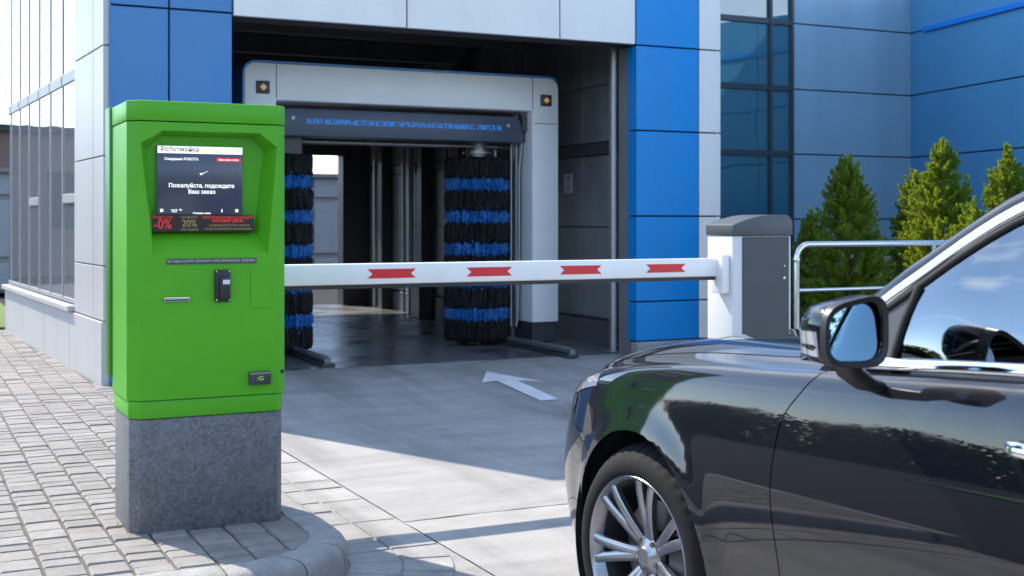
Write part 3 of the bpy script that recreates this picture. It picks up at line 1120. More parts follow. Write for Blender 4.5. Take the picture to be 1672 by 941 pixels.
# banknote slot
bm = NB()
box(bm, .961, 1.066, Y0 - .008, Y0 - .0005, 1.038, 1.056, .002, 1)
sl = ob('banknote_slot', bm, M['satin'], kiosk)
bm = NB()
box(bm, .966, 1.061, Y0 - .009, Y0 - .0081, 1.043, 1.0475)
ob('slot_mouth', bm, M['gap'], sl)
# access hatch: a thin leaf with a shadow gap round it
bm = NB()
box(bm, 1.312, 1.400, Y0 - .0030, Y0 - .0004, 1.004, 1.168, .0012, 1)
ob('access_hatch', bm, M['green'], kiosk)
# receipt box
bm = NB()
box(bm, 1.304, 1.394, Y0 - .020, Y0 - .0005, .690, .742, .003, 2)
rc = ob('receipt_box', bm, M['dark'], kiosk, smooth=35)
bm = NB()
box(bm, 1.306, 1.392, Y0 - .021, Y0 - .0205, .733, .740)
ob('receipt_lip', bm, M['alu'], rc)
text_ob('receipt_lettering', [(':G', .024, (1.349, Y0 - .0206, .715), M['led_green'], 'CENTER', 0, 1.2)], rc)
bm = NB()
lathe(bm, [(.0001, -.004), (.007, -.004), (.009, 0)], (X1 - .018, Y0 + .018, .735), 'y', 16)
ob('lock', bm, M['black'], kiosk)

# little weeds and grit in the joints round the plinth
V, F, RN = [], [], []
for (x0, y0, n) in ((.845, 5.17, 26), (.835, 5.32, 22), (1.45, 5.20, 26), (1.47, 5.40, 18), (1.62, 5.9, 20), (1.615, 6.8, 18), (1.46, 9.9, 30), (.55, 4.95, 10)):
    for _ in range(n):
        a, l = random.uniform(0, 6.28), random.uniform(.008, .024)
        x, y = x0 + random.gauss(0, .018), y0 + random.gauss(0, .035)
        b = len(V)
        dx, dy = math.cos(a), math.sin(a)
        V.extend([(x - dy * .0022, y + dx * .0022, PZ - .008), (x + dy * .0022, y - dx * .0022, PZ - .008), (x + dx * l * .7, y + dy * l * .7, PZ - .006 + l)])
        RN.extend([random.uniform(.3, .9)] * 3)
        F.append((b, b + 1, b + 2))
tag(pyob('weeds', V, F, M['leaf'], rnd=RN), 'tiny green weeds in the paving joints around the kiosk plinth', 'weeds', kind='stuff')

# ------------------------------------------------------------------ barrier
AY0, AY1 = 6.055, 6.115
bar = thing('barrier_gate', 'white car park barrier with red marked arm and dark grey cabinet', 'barrier', (4.54, 6.1, .11))
CX0, CX1, CY0, CY1 = 4.33, 4.748, 5.977, 6.235
bm = NB()
box(bm, CX0, CX1, CY0 + .004, CY1, .11, 1.278, .008, 2)
ob('cabinet', bm, M['cabinet'], bar, smooth=35)
bm = NB()
box(bm, CX0 + .066, CX1 - .018, CY0 - .003, CY0 + .0035, .16, 1.272, .002, 1)
dr = ob('cabinet_door', bm, M['anthracite'], bar)
bm = NB()
for z in (1.03, 1.10):
    lathe(bm, [(.0001, -.004), (.009 if z < 1.06 else .005, -.004), (.010 if z < 1.06 else .006, 0)], (CX1 - .055, CY0 - .003, z), 'y', 14)
obs('lock', bm, M['steel'], dr)
bm = NB()
prof = [(CX0 - .006, 1.281), (CX0 - .006, 1.340), (CX0 + .02, 1.350), (CX0 + .10, 1.375), (CX0 + .18, 1.392), (CX0 + .25, 1.400), (CX1 - .05, 1.400), (CX1 - .02, 1.392), (CX1 + .004, 1.365), (CX1 + .006, 1.281)]
prism(bm, prof, 'y', CY0 - .008, CY1 + .008, .005)
ob('lid', bm, M['lid'], bar, smooth=30)
bm = NB()
box(bm, CX0 - .055, CX0 - .001, AY0 - .05, AY0 + .07, .945, 1.170, .008, 2)
ob('arm_bracket', bm, M['armwhite'], bar, smooth=35)
AX0, AX1, AZ0, AZ1 = 1.16, CX0 - .004, 1.042, 1.148
bm = NB()
box(bm, AX0, AX1, AY0, AY1, AZ0, AZ1, .012, 3)
arm = ob('arm', bm, M['armwhite'], bar, smooth=35)
bm = NB()
box(bm, AX0 + .005, AX1 - .06, AY0 + .012, AY1 - .012, AZ0 - .020, AZ0 + .002)
ob('rubber_edge', bm, M['black'], arm)


def ray_x(px, y):
    q = (px - 836) / 2064
    a = R(26)
    dx, dy = q * math.cos(a) + math.sin(a), -q * math.sin(a) + math.cos(a)
    return dx / dy * y


for (pa, pb) in ((600, 679), (762, 836), (914, 982), (1055, 1119)):
    a, b = ray_x(pa, AY0), ray_x(pb, AY0)
    z0, z1, n = 1.072, 1.119, .028
    zm = (z0 + z1) / 2
    bm = NB()
    prism(bm, [(a, z0), (b, z0), (b - n, zm), (b, z1), (a, z1), (a + n, zm)], 'y', AY0 - .0022, AY0 - .0002)
    ob('stripe', bm, M['red'], arm)

# ------------------------------------------------------------------ steel railing
rail = thing('steel_railing', 'polished steel tube railing beside the barrier cabinet', 'railing', (6.14, 7.7, .11))
bm = NB()
ra, rz = .11, 1.185
pts = [(6.165, 7.7, .11), (6.165, 7.7, rz - ra)] + [(6.165 + ra - ra * math.cos(R(a)), 7.7, rz - ra + ra * math.sin(R(a))) for a in (15, 30, 45, 60, 75, 90)]
pts += [(8.9, 7.7, rz)] + [(8.9 + ra * math.sin(R(a)), 7.7, rz - ra + ra * math.cos(R(a))) for a in (15, 30, 45, 60, 75, 90)] + [(9.01, 7.7, .0)]
tube(bm, pts, .024, 16)
ob('frame_tube', bm, M['steel'], rail, smooth=60)
bm = NB()
tube(bm, [(6.165, 7.7, .835), (9.01, 7.7, .835)], .014, 12)
ob('mid_rail', bm, M['steel'], rail, smooth=60)
bm = NB()
tube(bm, [(7.55, 7.7, .0), (7.55, 7.7, rz)], .02, 14)
ob('post', bm, M['steel'], rail, smooth=60)
bm = NB()
lathe(bm, [(.027, 0), (.029, .005), (.029, .03), (.027, .035)], (6.165, 7.7, 1.05), 'z', 16)
ob('collar', bm, M['steel'], rail, smooth=60)

# ------------------------------------------------------------------ wash gantry
GY0, GY1 = 11.15, 11.62
gan = thing('wash_gantry', 'white rollover wash gantry with blue trim standing inside the bay', 'car wash machine', (4.5, 11.8, .12))
GX0, GX1, GZ, LW, BZ = 2.79, 5.955, 2.785, .29, 2.455
bm = NB()
rr = .10
o = [(GX0, .36), (GX0, GZ - rr)] + [(GX0 + rr - rr * math.cos(R(a)), GZ - rr + rr * math.sin(R(a))) for a in (22.5, 45, 67.5, 90)]
o += [(GX1 - rr + rr * math.sin(R(a)), GZ - rr + rr * math.cos(R(a))) for a in (0, 22.5, 45, 67.5, 90)] + [(GX1, .36), (GX1 - LW, .36), (GX1 - LW, BZ), (GX0 + LW, BZ), (GX0 + LW, .36)]
prism(bm, o, 'y', GY0, GY1, .012)
ob('frame', bm, M['gantry'], gan, smooth=35)
bm = NB()
box(bm, GX0 + LW - .003, GX0 + LW + .003, GY0 - .002, GY0 + .001, BZ + .01, GZ - .005)
box(bm, GX1 - LW - .003, GX1 - LW + .003, GY0 - .002, GY0 + .001, BZ + .01, GZ - .005)
box(bm, GX0 + .02, GX0 + LW - .02, GY0 - .002, GY0 + .001, 2.33, 2.336)
box(bm, GX1 - LW + .02, GX1 - .02, GY0 - .002, GY0 + .001, 2.33, 2.336)
obs('panel_joint', bm, M['gap'], gan)
bm = NB()
tr = .035
path = [(GX0 - .018, .36), (GX0 - .018, GZ - rr)] + [(GX0 + rr - (rr + .018) * math.cos(R(a)), GZ - rr + (rr + .018) * math.sin(R(a))) for a in (22.5, 45, 67.5, 90)] + [(GX1 - rr + (rr + .018) * math.sin(R(a)), GZ - rr + (rr + .018) * math.cos(R(a))) for a in (0, 22.5, 45)]
inn = [(GX0 + .0, .36), (GX0 + .0, GZ - rr)] + [(GX0 + rr - (rr + .0005) * math.cos(R(a)), GZ - rr + (rr + .0005) * math.sin(R(a))) for a in (22.5, 45, 67.5, 90)] + [(GX1 - rr + (rr + .0005) * math.sin(R(a)), GZ - rr + (rr + .0005) * math.cos(R(a))) for a in (0, 22.5, 45)]
A = [[bm.verts.new((p[0], y, p[1])) for p in path] for y in (GY0 - .004, GY1)]
B = [[bm.verts.new((p[0] , y, p[1])) for p in inn] for y in (GY0 - .004, GY1)]
for k in range(len(path) - 1):
    bm.faces.new([A[0][k], A[0][k + 1], A[1][k + 1], A[1][k]])
    bm.faces.new([B[0][k], B[0][k + 1], A[0][k + 1], A[0][k]])
    bm.faces.new([B[1][k], B[1][k + 1], A[1][k + 1], A[1][k]])
bmesh.ops.recalc_face_normals(bm, faces=bm.faces)
ob('blue_trim', bm, M['bluetrim'], gan, smooth=40)
for x in (GX0 + .165, GX1 - .145):
    bm = NB()
    box(bm, x - .062, x + .062, GY0 - .02, GY0 - .001, 2.505, 2.62, .012, 2)
    lp = ob('marker_lamp', bm, M['dark'], gan, smooth=35)
    bm = NB()
    prism(bm, [(x, 2.529), (x + .034, 2.5625), (x, 2.596), (x - .034, 2.5625)], 'y', GY0 - .032, GY0 - .019, .006)
    ob('lens', bm, M['amber'], lp)
for x0 in (GX0, GX1 - LW):
    bm = NB()
    box(bm, x0 + .015, x0 + LW - .012, GY0 + .02, GY1 - .02, .16, .356, .008, 1)
    ft = ob('foot', bm, M['dark'], gan)
    bm = NB()
    for dy in (.1, .33):
        lathe(bm, [(.0001, -.05), (.05, -.05), (.05, .05), (.0001, .05)], (x0 + LW / 2, GY0 + dy, .17), 'x', 20)
    obs('wheel', bm, M['black'], ft, smooth=40)
bm = NB()
sx0, sx1 = GX0 + LW + .02, GX1 - LW - .03
prism(bm, [(sx0, 2.145), (sx1 - .02, 2.145), (sx1, 2.19), (sx1 - .05, 2.37), (sx1 - .10, 2.40), (sx0 + .12, 2.40), (sx0 + .02, 2.33)], 'y', GY0 + .12, GY0 + .42, .012)
spb = ob('spray_bar', bm, M['spray'], gan, smooth=35)
bm = NB()   # illegible lit marks, letter-high strokes
x = sx0 + .30
yb = GY0 + .118
while x < sx1 - .27:
    g = random.choice((.024, .028, .032))
    if random.random() < .05:
        x += .022
        continue
    st = .010
    k = random.randrange(6)
    if k in (0, 1, 3): box(bm, x, x + st, yb - .003, yb, 2.262, 2.306)
    if k in (1, 2, 4): box(bm, x, x + g - .006, yb - .0034, yb - .0002, 2.297, 2.3065)
    if k in (0, 2, 5): box(bm, x + g - .006 - st, x + g - .006, yb - .0032, yb - .0001, 2.2625, 2.305)
    if k in (3, 4, 5, 0): box(bm, x, x + g - .006, yb - .0036, yb - .0003, 2.2615, 2.271)
    if k in (1, 5): box(bm, x, x + g - .006, yb - .0038, yb - .0003, 2.280, 2.289)
    x += g * .94
ob('lit_lettering', bm, M['bluelit'], spb)
bm = NB()
lathe(bm, [(.0001, -.006), (.018, -.006), (.02, 0)], (sx1 - .18, GY0 + .12, 2.31), 'y', 16)
lathe(bm, [(.0001, -.006), (.016, -.006), (.018, 0)], (sx0 + .17, GY0 + .12, 2.31), 'y', 16)
obs('nozzle', bm, M['galv'], spb)
bm = NB()
tube(bm, [(sx0 - .02, GY0 + .5, 2.12), (sx1 + .02, GY0 + .5, 2.12)], .025)
tube(bm, [(sx0 - .02, GY0 + .6, 2.45), (sx1 + .02, GY0 + .6, 2.45)], .03)
tube(bm, [(sx1 + .0, GY0 + .3, .3), (sx1 + .0, GY0 + .3, 2.45)], .016)
tube(bm, [(sx1 - .045, GY0 + .33, .3), (sx1 - .045, GY0 + .33, 2.2)], .011)
tube(bm, [(sx1 + .005, GY0 + .22, 2.3), (sx1 + .008, GY0 + .2, 2.1), (sx1 - .01, GY0 + .22, 1.9), (sx1 + .0, GY0 + .24, 1.2), (sx1 - .02, GY0 + .24, .35)], .013)
obs('pipe', bm, M['galv'], gan, smooth=50)
bm = NB()
box(bm, sx1 - .06, sx1 + .03, GY0 + .16, GY0 + .3, 2.16, 2.30, .01, 1)
box(bm, sx1 - .03, sx1 + .02, GY0 + .10, GY0 + .2, 2.25, 2.42, .01, 1)
box(bm, sx0 - .01, sx0 + .30, GY0 + .25, GY0 + .42, 1.98, 2.16, .01, 1)
obs('bracket', bm, M['dark'], gan, smooth=35)


def bristle_ring(V, F, cx, cy, z0, z1, r, n, thin=1.0):
    """Strands that leave the core, bend over and hang a little at the brush face."""
    for _ in range(n):
        a = random.uniform(0, 2 * math.pi)
        zz = random.uniform(z0, z1)
        wd = random.uniform(.003, .0065) * thin
        rad = r * random.uniform(.95, 1.03)
        dz = random.gauss(0, .016)
        tw = random.gauss(0, .10)
        b = len(V)
        for (q, da, dzz) in ((.82, 0, 0), (.93, tw * .5, dz * .5), (.985, tw * .9, dz), (1.0, tw, dz * 1.5)):
            an = a + da
            px, py = cx + rad * q * math.cos(an), cy + rad * q * math.sin(an)
            tx, ty = -math.sin(an) * wd, math.cos(an) * wd
            V.append((px - tx, py - ty, zz + dzz)); V.append((px + tx, py + ty, zz + dzz + .004))
        for k in (0, 2, 4):
            F.append((b + k, b + k + 1, b + k + 3, b + k + 2))


def tuft(V, F, cx, cy, z0, z1, r, n, m, j):
    """A band of packed strand tips: a ring whose columns stand out unevenly, closed top and bottom."""
    b = len(V)
    lean = [random.gauss(0, .035) for _ in range(n)]
    colr = [r + random.uniform(-j, j) for _ in range(n)]
    for i in range(m + 1):
        u = i / m
        for k in range(n):
            a = 2 * math.pi * k / n + lean[k] * (u - .5)
            q = colr[k] + random.uniform(-j, j) * .4 - (.02 if i in (0, m) else 0)
            zz = z0 + (z1 - z0) * u + random.uniform(-.009, .009)
            V.append((cx + q * math.cos(a), cy + q * math.sin(a), zz))
    for i in range(m):
        for k in range(n):
            k2 = (k + 1) % n
            F.append((b + i * n + k, b + i * n + k2, b + (i + 1) * n + k2, b + (i + 1) * n + k))
    F.append(tuple(b + m * n + k for k in range(n)))
    F.append(tuple(b + k for k in range(n))[::-1])


for bi, (bx, by) in enumerate(((5.325, 11.72), (3.24, 11.72))):
    z0, z1 = .19, 1.975
    bm = NB()
    tube(bm, [(bx, by, .16), (bx, by, 2.0)], .075, 16)
    tube(bm, [(bx, by, 2.0), (bx, by, 2.16)], .11, 24)
    tube(bm, [(bx, by, 2.04), (bx, by, 2.07)], .15, 24)
    tube(bm, [(bx + .2, by, 1.98), (bx + .2, by, 2.16)], .025, 10)
    tube(bm, [(bx, by, .122), (bx, by, .17)], .05, 14)
    brush = ob('brush', bm, M['galv'], gan, smooth=40)
    nb = 11
    hgt = (z1 - z0) / nb
    Vk, Fk, Vb, Fb = [], [], [], []
    for k in range(nb):
        a, b = z0 + k * hgt, z0 + (k + 1) * hgt
        if k % 2 == 0:
            tuft(Vk, Fk, bx, by, a - .028, b + .028, .330, 240, 7, .012)
            bristle_ring(Vk, Fk, bx, by, a - .032, b + .032, .335, 300, 1.6)
        else:
            tuft(Vb, Fb, bx, by, a + .012, b - .012, .322, 230, 4, .020)
            bristle_ring(Vb, Fb, bx, by, a + .03, b - .03, .334, 700, .9)
    pyob('black_bristles', Vk, Fk, M['bristle_k'], brush)
    pyob('blue_bristles', Vb, Fb, M['bristle_b'], brush)

for bi, x in enumerate((5.55, 3.33)):
    lb = ('steel floor rail leading to the right hand brush of the wash bay', 'steel floor rail in the wash bay, ending beside the green kiosk')[bi]
    rl = thing('guide_rail', lb, 'rail', (x, 10.1, .12), 'floor rails in the wash bay')
    bm = NB()
    ye = 10.12 if bi == 0 else 10.42
    tube(bm, [(x, ye, .165), (x, ye + .06, .175), (x, 12.4, .175)], .032, 14)
    ob('rail_tube', bm, M['galv'], rl, smooth=50)
    bm = NB()
    box(bm, x - .06, x + .06, ye - .02, 12.4, .121, .145, .004, 1)
    ob('rail_base', bm, M['dark'], rl)

nt_ = thing('wall_notice', 'small white paper notice on the dark wall right of the gantry', 'notice', (IX1 - .004, 11.66, 1.76))
bm = NB()
box(bm, IX1 - .006, IX1 - .001, 11.58, 11.76, 1.66, 1.86)
nk = ob('sheet', bm, M['paper'], nt_)
bm = NB()
for z in (1.83, 1.81, 1.79, 1.73, 1.70):
    box(bm, IX1 - .0068, IX1 - .0062, 11.61, 11.70 + .03 * math.sin(z * 90), z, z + .008)
obs('printed_line', bm, M['label'], nk)

# ------------------------------------------------------------------ conifers
def conifer(name, label, x, y, h, rmax, n, seed, zb=.14, lean=0.0, spires=1):
    rs = np.random.default_rng(seed)
    t = thing(name, label, 'conifer', (x, y, zb), 'conifers planted behind the railing')
    bm = NB()
    tube(bm, [(x, y, zb - .03), (x + lean * .3, y, zb + h * .4), (x + lean * .8, y, zb + h * .8), (x + lean, y, zb + h * .97)], [.035, .026, .012, .004], 8)
    for k in range(26):
        q = rs.uniform(.05, .85)
        a = rs.uniform(0, 6.28)
        l = rmax * (1 - q) * .8
        p0 = Vector((x + lean * q, y, zb + h * q))
        tube(bm, [p0, p0 + Vector((math.cos(a) * l * .6, math.sin(a) * l * .6, l * .5)), p0 + Vector((math.cos(a) * l, math.sin(a) * l, l * 1.25))], [.009, .006, .002], 5)
    ob('trunk', bm, M['bark'], t)
    VV, RR = [], []

    def plume(p0, p1, rad, cnt, base):
        """Scale-leaf sprays round one branch tip: pointed blades lying along it."""
        ax = p1 - p0
        u = ax / np.linalg.norm(ax)
        q = rs.beta(1.4, 1.0, cnt)
        off_ = rs.normal(size=(cnt, 3))
        off_ -= np.outer(off_ @ u, u)
        off_ /= np.linalg.norm(off_, axis=1)[:, None] + 1e-9
        rr_ = rad * (1.0 - q) ** .7 * np.sqrt(rs.uniform(0, 1, cnt)) + .004
        c = p0 + np.outer(q, ax) + off_ * rr_[:, None]
        dv = u * .9 + off_ * rs.uniform(.3, 1.0, cnt)[:, None] + np.array([0, 0, .35])
        dv /= np.linalg.norm(dv, axis=1)[:, None]
        s = np.cross(dv, rs.normal(size=(cnt, 3)))
        s /= np.linalg.norm(s, axis=1)[:, None] + 1e-9
        ln, wd = rs.uniform(.018, .044, cnt)[:, None], rs.uniform(.008, .017, cnt)[:, None]
        VV.append(np.stack([c - dv * ln * .5, c + s * wd * .5 - dv * ln * .05, c + dv * ln * .5, c - s * wd * .5 + dv * ln * .05], 1).reshape(-1, 3))
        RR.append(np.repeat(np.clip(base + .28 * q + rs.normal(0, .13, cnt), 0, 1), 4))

    npl = n
    for k in range(npl):
        q = rs.beta(1.0, 1.35)
        a = rs.uniform(0, 2 * math.pi)
        prof = rmax * 1.06 * (1 - q) ** .55 * (.62 + .38 * min(1, q / .12)) * rs.uniform(.72, 1.12)
        z0 = zb + h * q * .93
        core = np.array([x + lean * q, y, z0])
        rin = prof * rs.uniform(.25, .6)
        o_ = np.array([math.cos(a), math.sin(a), 0])
        p0 = core + o_ * rin * .8
        p1 = core + o_ * prof + np.array([0, 0, rs.uniform(.10, .24) * (1.1 - .4 * q)])
        plume(p0, p1, .066 * (1.15 - .5 * q), 105, .20 + rs.normal(0, .10))
    for s_ in range(spires):
        o_ = np.array([0, 0, 0]) if s_ == 0 else np.array([rs.uniform(-.5, .5) * rmax, rs.uniform(-.4, .4) * rmax, -h * rs.uniform(.07, .2)])
        top = np.array([x + lean, y, zb + h]) + o_
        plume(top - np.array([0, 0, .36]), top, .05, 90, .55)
        for k in range(14):
            zz = top[2] - .05 - .32 * k / 14
            a = rs.uniform(0, 6.28)
            l = .02 + .07 * k / 14
            p0 = np.array([top[0], top[1], zz])
            plume(p0, p0 + np.array([math.cos(a) * l, math.sin(a) * l, l * 1.3 + .02]), .012, 16, .6)
    V = np.concatenate(VV)
    F = np.arange(len(V)).reshape(-1, 4).tolist()
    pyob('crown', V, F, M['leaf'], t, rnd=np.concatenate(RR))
    return t


conifer('conifer_tree', 'bushy green conifer nearest the barrier cabinet, single pointed top', 7.70, 8.90, 1.82, .46, 540, 1)
conifer('conifer_tree', 'low dark conifer tucked behind the left side of the bushy one', 7.86, 9.6, 1.3, .34, 260, 2)
conifer('conifer_tree', 'slim conifer in the shade between two bigger conifers', 9.18, 9.62, 1.74, .42, 300, 3)
conifer('conifer_tree', 'tallest and widest conifer with two pointed tops, above the car roof line', 8.98, 9.05, 2.02, .52, 620, 4, spires=3)
conifer('conifer_tree', 'conifer rising above the car windscreen at the right edge', 9.62, 8.85, 1.97, .44, 460, 5, spires=2)
conifer('conifer_tree', 'small light green conifer in front of the widest one, half hidden by the car pillar', 8.75, 8.45, 1.40, .44, 320, 6)

# trees across the street, seen only as a mass in reflections
V, F, RN = [], [], []
for k in range(46):
    if k >= 30:
        q = (k - 30) / 15
        cx, cy = -46 + 27 * q + rng.uniform(-1.5, 1.5), 38 + 34 * q + rng.uniform(-1.5, 1.5)
    elif k < 16:
        cx, cy = -46 + rng.uniform(-3, 3), -30 + k * 4.4
    else:
        cx, cy = -40 + (k - 16) * 5.5, -38 + rng.uniform(-3, 3)
    hh, rr_ = rng.uniform(4.2, 5.6) + (3.5 if 16 <= k < 30 else 0), rng.uniform(2.6, 3.6)
    n = 2000
    for _ in range(n):
        u = rng.normal(size=3); u /= np.linalg.norm(u)
        q = rng.uniform(.55, 1.0)
        c = np.array([cx, cy, hh * .40]) + u * np.array([rr_ * 1.15, rr_ * 1.15, hh * .58]) * q
        s = rng.uniform(.10, .24)
        t1 = rng.normal(size=3); t1 /= np.linalg.norm(t1)
        t2 = np.cross(t1, u); t2 /= np.linalg.norm(t2) + 1e-9
        b = len(V)
        V.extend([c - t1 * s, c + t2 * s, c + t1 * s, c - t2 * s])
        RN.extend([float(rng.uniform(.1, .8))] * 4)
        F.append((b, b + 1, b + 2, b + 3))
tl = pyob('treeline', V, F, M['leaf_far'], rnd=RN)
tag(tl, 'distant mass of leafy trees lining the far side of the street', 'trees', kind='stuff')
# ------------------------------------------------------------------ the car
XC, YA, AXR, WZ = 2.93, 3.27, -2.92, .342
car = thing('parked_car', 'dark charcoal saloon car waiting at the barrier in the right foreground', 'car', (XC, 1.8, 0))


def pch(xs, ys):
    xs, ys = np.array(xs, float), np.array(ys, float)
    if xs[0] > xs[-1]: xs, ys = xs[::-1], ys[::-1]
    h = np.diff(xs); dl = np.diff(ys) / h
    m = np.zeros(len(xs))
    for i in range(1, len(xs) - 1):
        if dl[i - 1] * dl[i] > 0:
            w1, w2 = 2 * h[i] + h[i - 1], h[i] + 2 * h[i - 1]
            m[i] = (w1 + w2) / (w1 / dl[i - 1] + w2 / dl[i])
    m[0], m[-1] = dl[0], dl[-1]

    def f(x):
        x = min(max(x, xs[0]), xs[-1])
        i = min(max(int(np.searchsorted(xs, x)) - 1, 0), len(h) - 1)
        t = (x - xs[i]) / h[i]
        return float((2 * t ** 3 - 3 * t ** 2 + 1) * ys[i] + (t ** 3 - 2 * t ** 2 + t) * h[i] * m[i] + (-2 * t ** 3 + 3 * t ** 2) * ys[i + 1] + (t ** 3 - t ** 2) * h[i] * m[i + 1])
    return f


fW = pch([-4.02, -3.96, -3.85, -3.6, -3.2, -2.6, -1.6, -.6, -.2, .1, .3, .45, .58, .70, .80, .86, .90],
         [.60, .70, .79, .86, .905, .928, .93, .93, .928, .922, .905, .878, .84, .785, .70, .62, .50])
fZ = pch([-4.02, -3.9, -3.6, -3.2, -2.5, -1.47, -.86, -.55, -.3, 0, .25, .45, .62, .76, .85, .90],
         [.93, 1.0, 1.05, 1.09, 1.10, 1.062, 1.022, 1.0, .985, .955, .915, .872, .818, .755, .70, .64])
fC = pch([-4.02, -3.2, -.6, 0, .5, .9], [.05, .06, .055, .065, .075, .04])


def prof_pts(s):
    W, Z = fW(s), fZ(s)
    k = (Z - .2) / .82
    cc = fC(s)
    P = [(W - .075, .19), (W - .036, .265), (W - .010, .2 + .26 * k), (W, .2 + .44 * k), (W - .013, .2 + .60 * k), (W - .043, .2 + .76 * k), (W - .092, Z - .022)]
    e = W - .092
    P += [(e * .86, Z + .012 + cc * .28), (e * .50, Z + cc * .80), (0.0, Z + cc)]
    return P


def sec(s, t):
    P = prof_pts(s)
    n = len(P) - 1
    i = min(int(t), n - 1)
    u = t - i
    g = lambda k: P[k] if 0 <= k <= n else ((2 * P[0][0] - P[1][0], 2 * P[0][1] - P[1][1]) if k < 0 else (-P[n - 1][0], P[n - 1][1]))
    a, b, c_, d_ = g(i - 1), g(i), g(i + 1), g(i + 2)
    o = []
    for q in (0, 1):
        o.append(.5 * (2 * b[q] + (c_[q] - a[q]) * u + (2 * a[q] - 5 * b[q] + 4 * c_[q] - d_[q]) * u * u + (3 * b[q] - a[q] - 3 * c_[q] + d_[q]) * u ** 3))
    return o


AR = .383
GF, GM, GR = -.70, -1.79, -2.47
fgap = pch([.19, .46, .70, .85, .93, 1.02], [0, .006, .036, .018, -.045, -.135])
cols = set()
for v in np.arange(-4.02, .901, .035): cols.add(round(float(v), 4))
for c0 in (0, AXR):
    for a in np.linspace(0, math.pi, 37): cols.add(round(c0 + AR * math.cos(a), 4))
    cols.add(round(c0 - AR - .0008, 4)); cols.add(round(c0 + AR + .0008, 4))
for v in (GF, GM, GR, -.64, .74, .33, .86, .88, .89, -3.5, -3.45, -4.0, -3.98): cols.add(v)
cl = sorted(cols)
keep = [cl[0]]
special = {GF, GM, GR, -.64, .74, .33, -3.45}
for v in cl[1:]:
    if v - keep[-1] < .004 and v not in special and abs(abs(v - 0) - AR) > .0012 and abs(abs(v - AXR) - AR) > .0012: continue
    keep.append(v)
cl = keep
TB = 6.42
side_u = np.linspace(0, 1, 43)
top_t = list(np.linspace(TB, 9, 20))[1:]
HEAD_T = 4.75
NR = len(side_u)


def arch_t(s):
    z0 = None
    for c0 in (0, AXR):
        if abs(s - c0) <= AR + 1e-6:
            z0 = WZ + math.sqrt(max(0, AR * AR - (s - c0) ** 2))
    if z0 is None: return 0.0
    lo, hi = 0.0, 6.0
    for _ in range(40):
        mid = (lo + hi) / 2
        if sec(s, mid)[1] < z0: lo = mid
        else: hi = mid
    return lo


def surf(c, t):
    w, z = sec(c, t)
    y = c + fgap(z) * math.exp(-((c - GF) / .24) ** 2) if abs(c - GF) < .7 else c
    if y != c: w, z = sec(y, t)
    for c0 in (0, AXR):
        r = math.hypot(y - c0, z - WZ)
        if r > AR - .02 and z > .2:
            w += .014 * math.exp(-((r - AR) / .055) ** 2)
    # the nose is rounded in plan
    return (w, y, z)


GRID = []
for c in cl:
    t0 = arch_t(c)
    col = [surf(c, max(t0, TB * u)) for u in side_u] + [surf(c, t) for t in top_t]
    GRID.append(col)
NT = len(GRID[0])
TROW = [TB * u for u in side_u] + top_t


def ci(v): return min(range(len(cl)), key=lambda i: abs(cl[i] - v))


def carpart(name, faces, sides, mats, gap=.0022, depth=.02, parent=car, offset=0.0, label=None):
    """faces: list of (col,row) cells; sides: +1 left, -1 right. Panel edges are turned in to leave a shut line."""
    bm = NB()
    vd = {}

    def V_(i, j, sd):
        if j == NT - 1: sd = 0
        k = (i, j, sd)
        if k not in vd:
            w_, y_, z_ = GRID[i][j]
            vd[k] = bm.verts.new((XC - w_ * sd, YA + y_, z_))
        return vd[k]
    for sd in sides:
        for (i, j) in faces:
            q = [V_(i, j, sd), V_(i + 1, j, sd), V_(i + 1, j + 1, sd), V_(i, j + 1, sd)]
            if sd == -1: q = q[::-1]
            try: bm.faces.new(q)
            except ValueError: pass
    bmesh.ops.remove_doubles(bm, verts=bm.verts, dist=2e-5)
    bm.normal_update()
    # outward check
    f0 = max(bm.faces, key=lambda f: f.calc_area())
    cen = f0.calc_center_median()
    if f0.normal.dot(cen - Vector((XC, 1.8, .5))) < 0:
        bmesh.ops.reverse_faces(bm, faces=bm.faces)
        bm.normal_update()
    if offset:
        mv = [(v, v.normal.copy()) for v in bm.verts]
        for v, n_ in mv: v.co += n_ * offset
    be = [e for e in bm.edges if e.is_boundary]
    bv = {v for e in be for v in e.verts}
    nrm = {v: v.normal.copy() for v in bv}
    shift = {}
    for v in bv:
        s_ = Vector((0, 0, 0))
        for e in v.link_edges:
            if e.is_boundary:
                f = e.link_faces[0]
                ed = (e.verts[1].co - e.verts[0].co).normalized()
                dd = f.calc_center_median() - (e.verts[0].co + e.verts[1].co) / 2
                dd -= ed * dd.dot(ed)
                if dd.length > 1e-7: s_ += dd.normalized()
        if s_.length > 1e-6: shift[v] = s_.normalized() * gap
    for v, d_ in shift.items(): v.co += d_
    r = bmesh.ops.extrude_edge_only(bm, edges=be)
    nv = [g for g in r['geom'] if isinstance(g, bmesh.types.BMVert)]
    inv = {}
    for v in nv:
        for e in v.link_edges:
            o = e.other_vert(v)
            if o in nrm: inv[v] = nrm[o]
    for v in nv:
        if v in inv: v.co -= inv[v] * depth
    return ob(name, bm, mats, parent, smooth=38, label=label)


def cells(c0, c1, r0, r1):
    i0, i1 = ci(c0), ci(c1)
    return [(i, j) for i in range(min(i0, i1), max(i0, i1)) for j in range(r0, r1)]


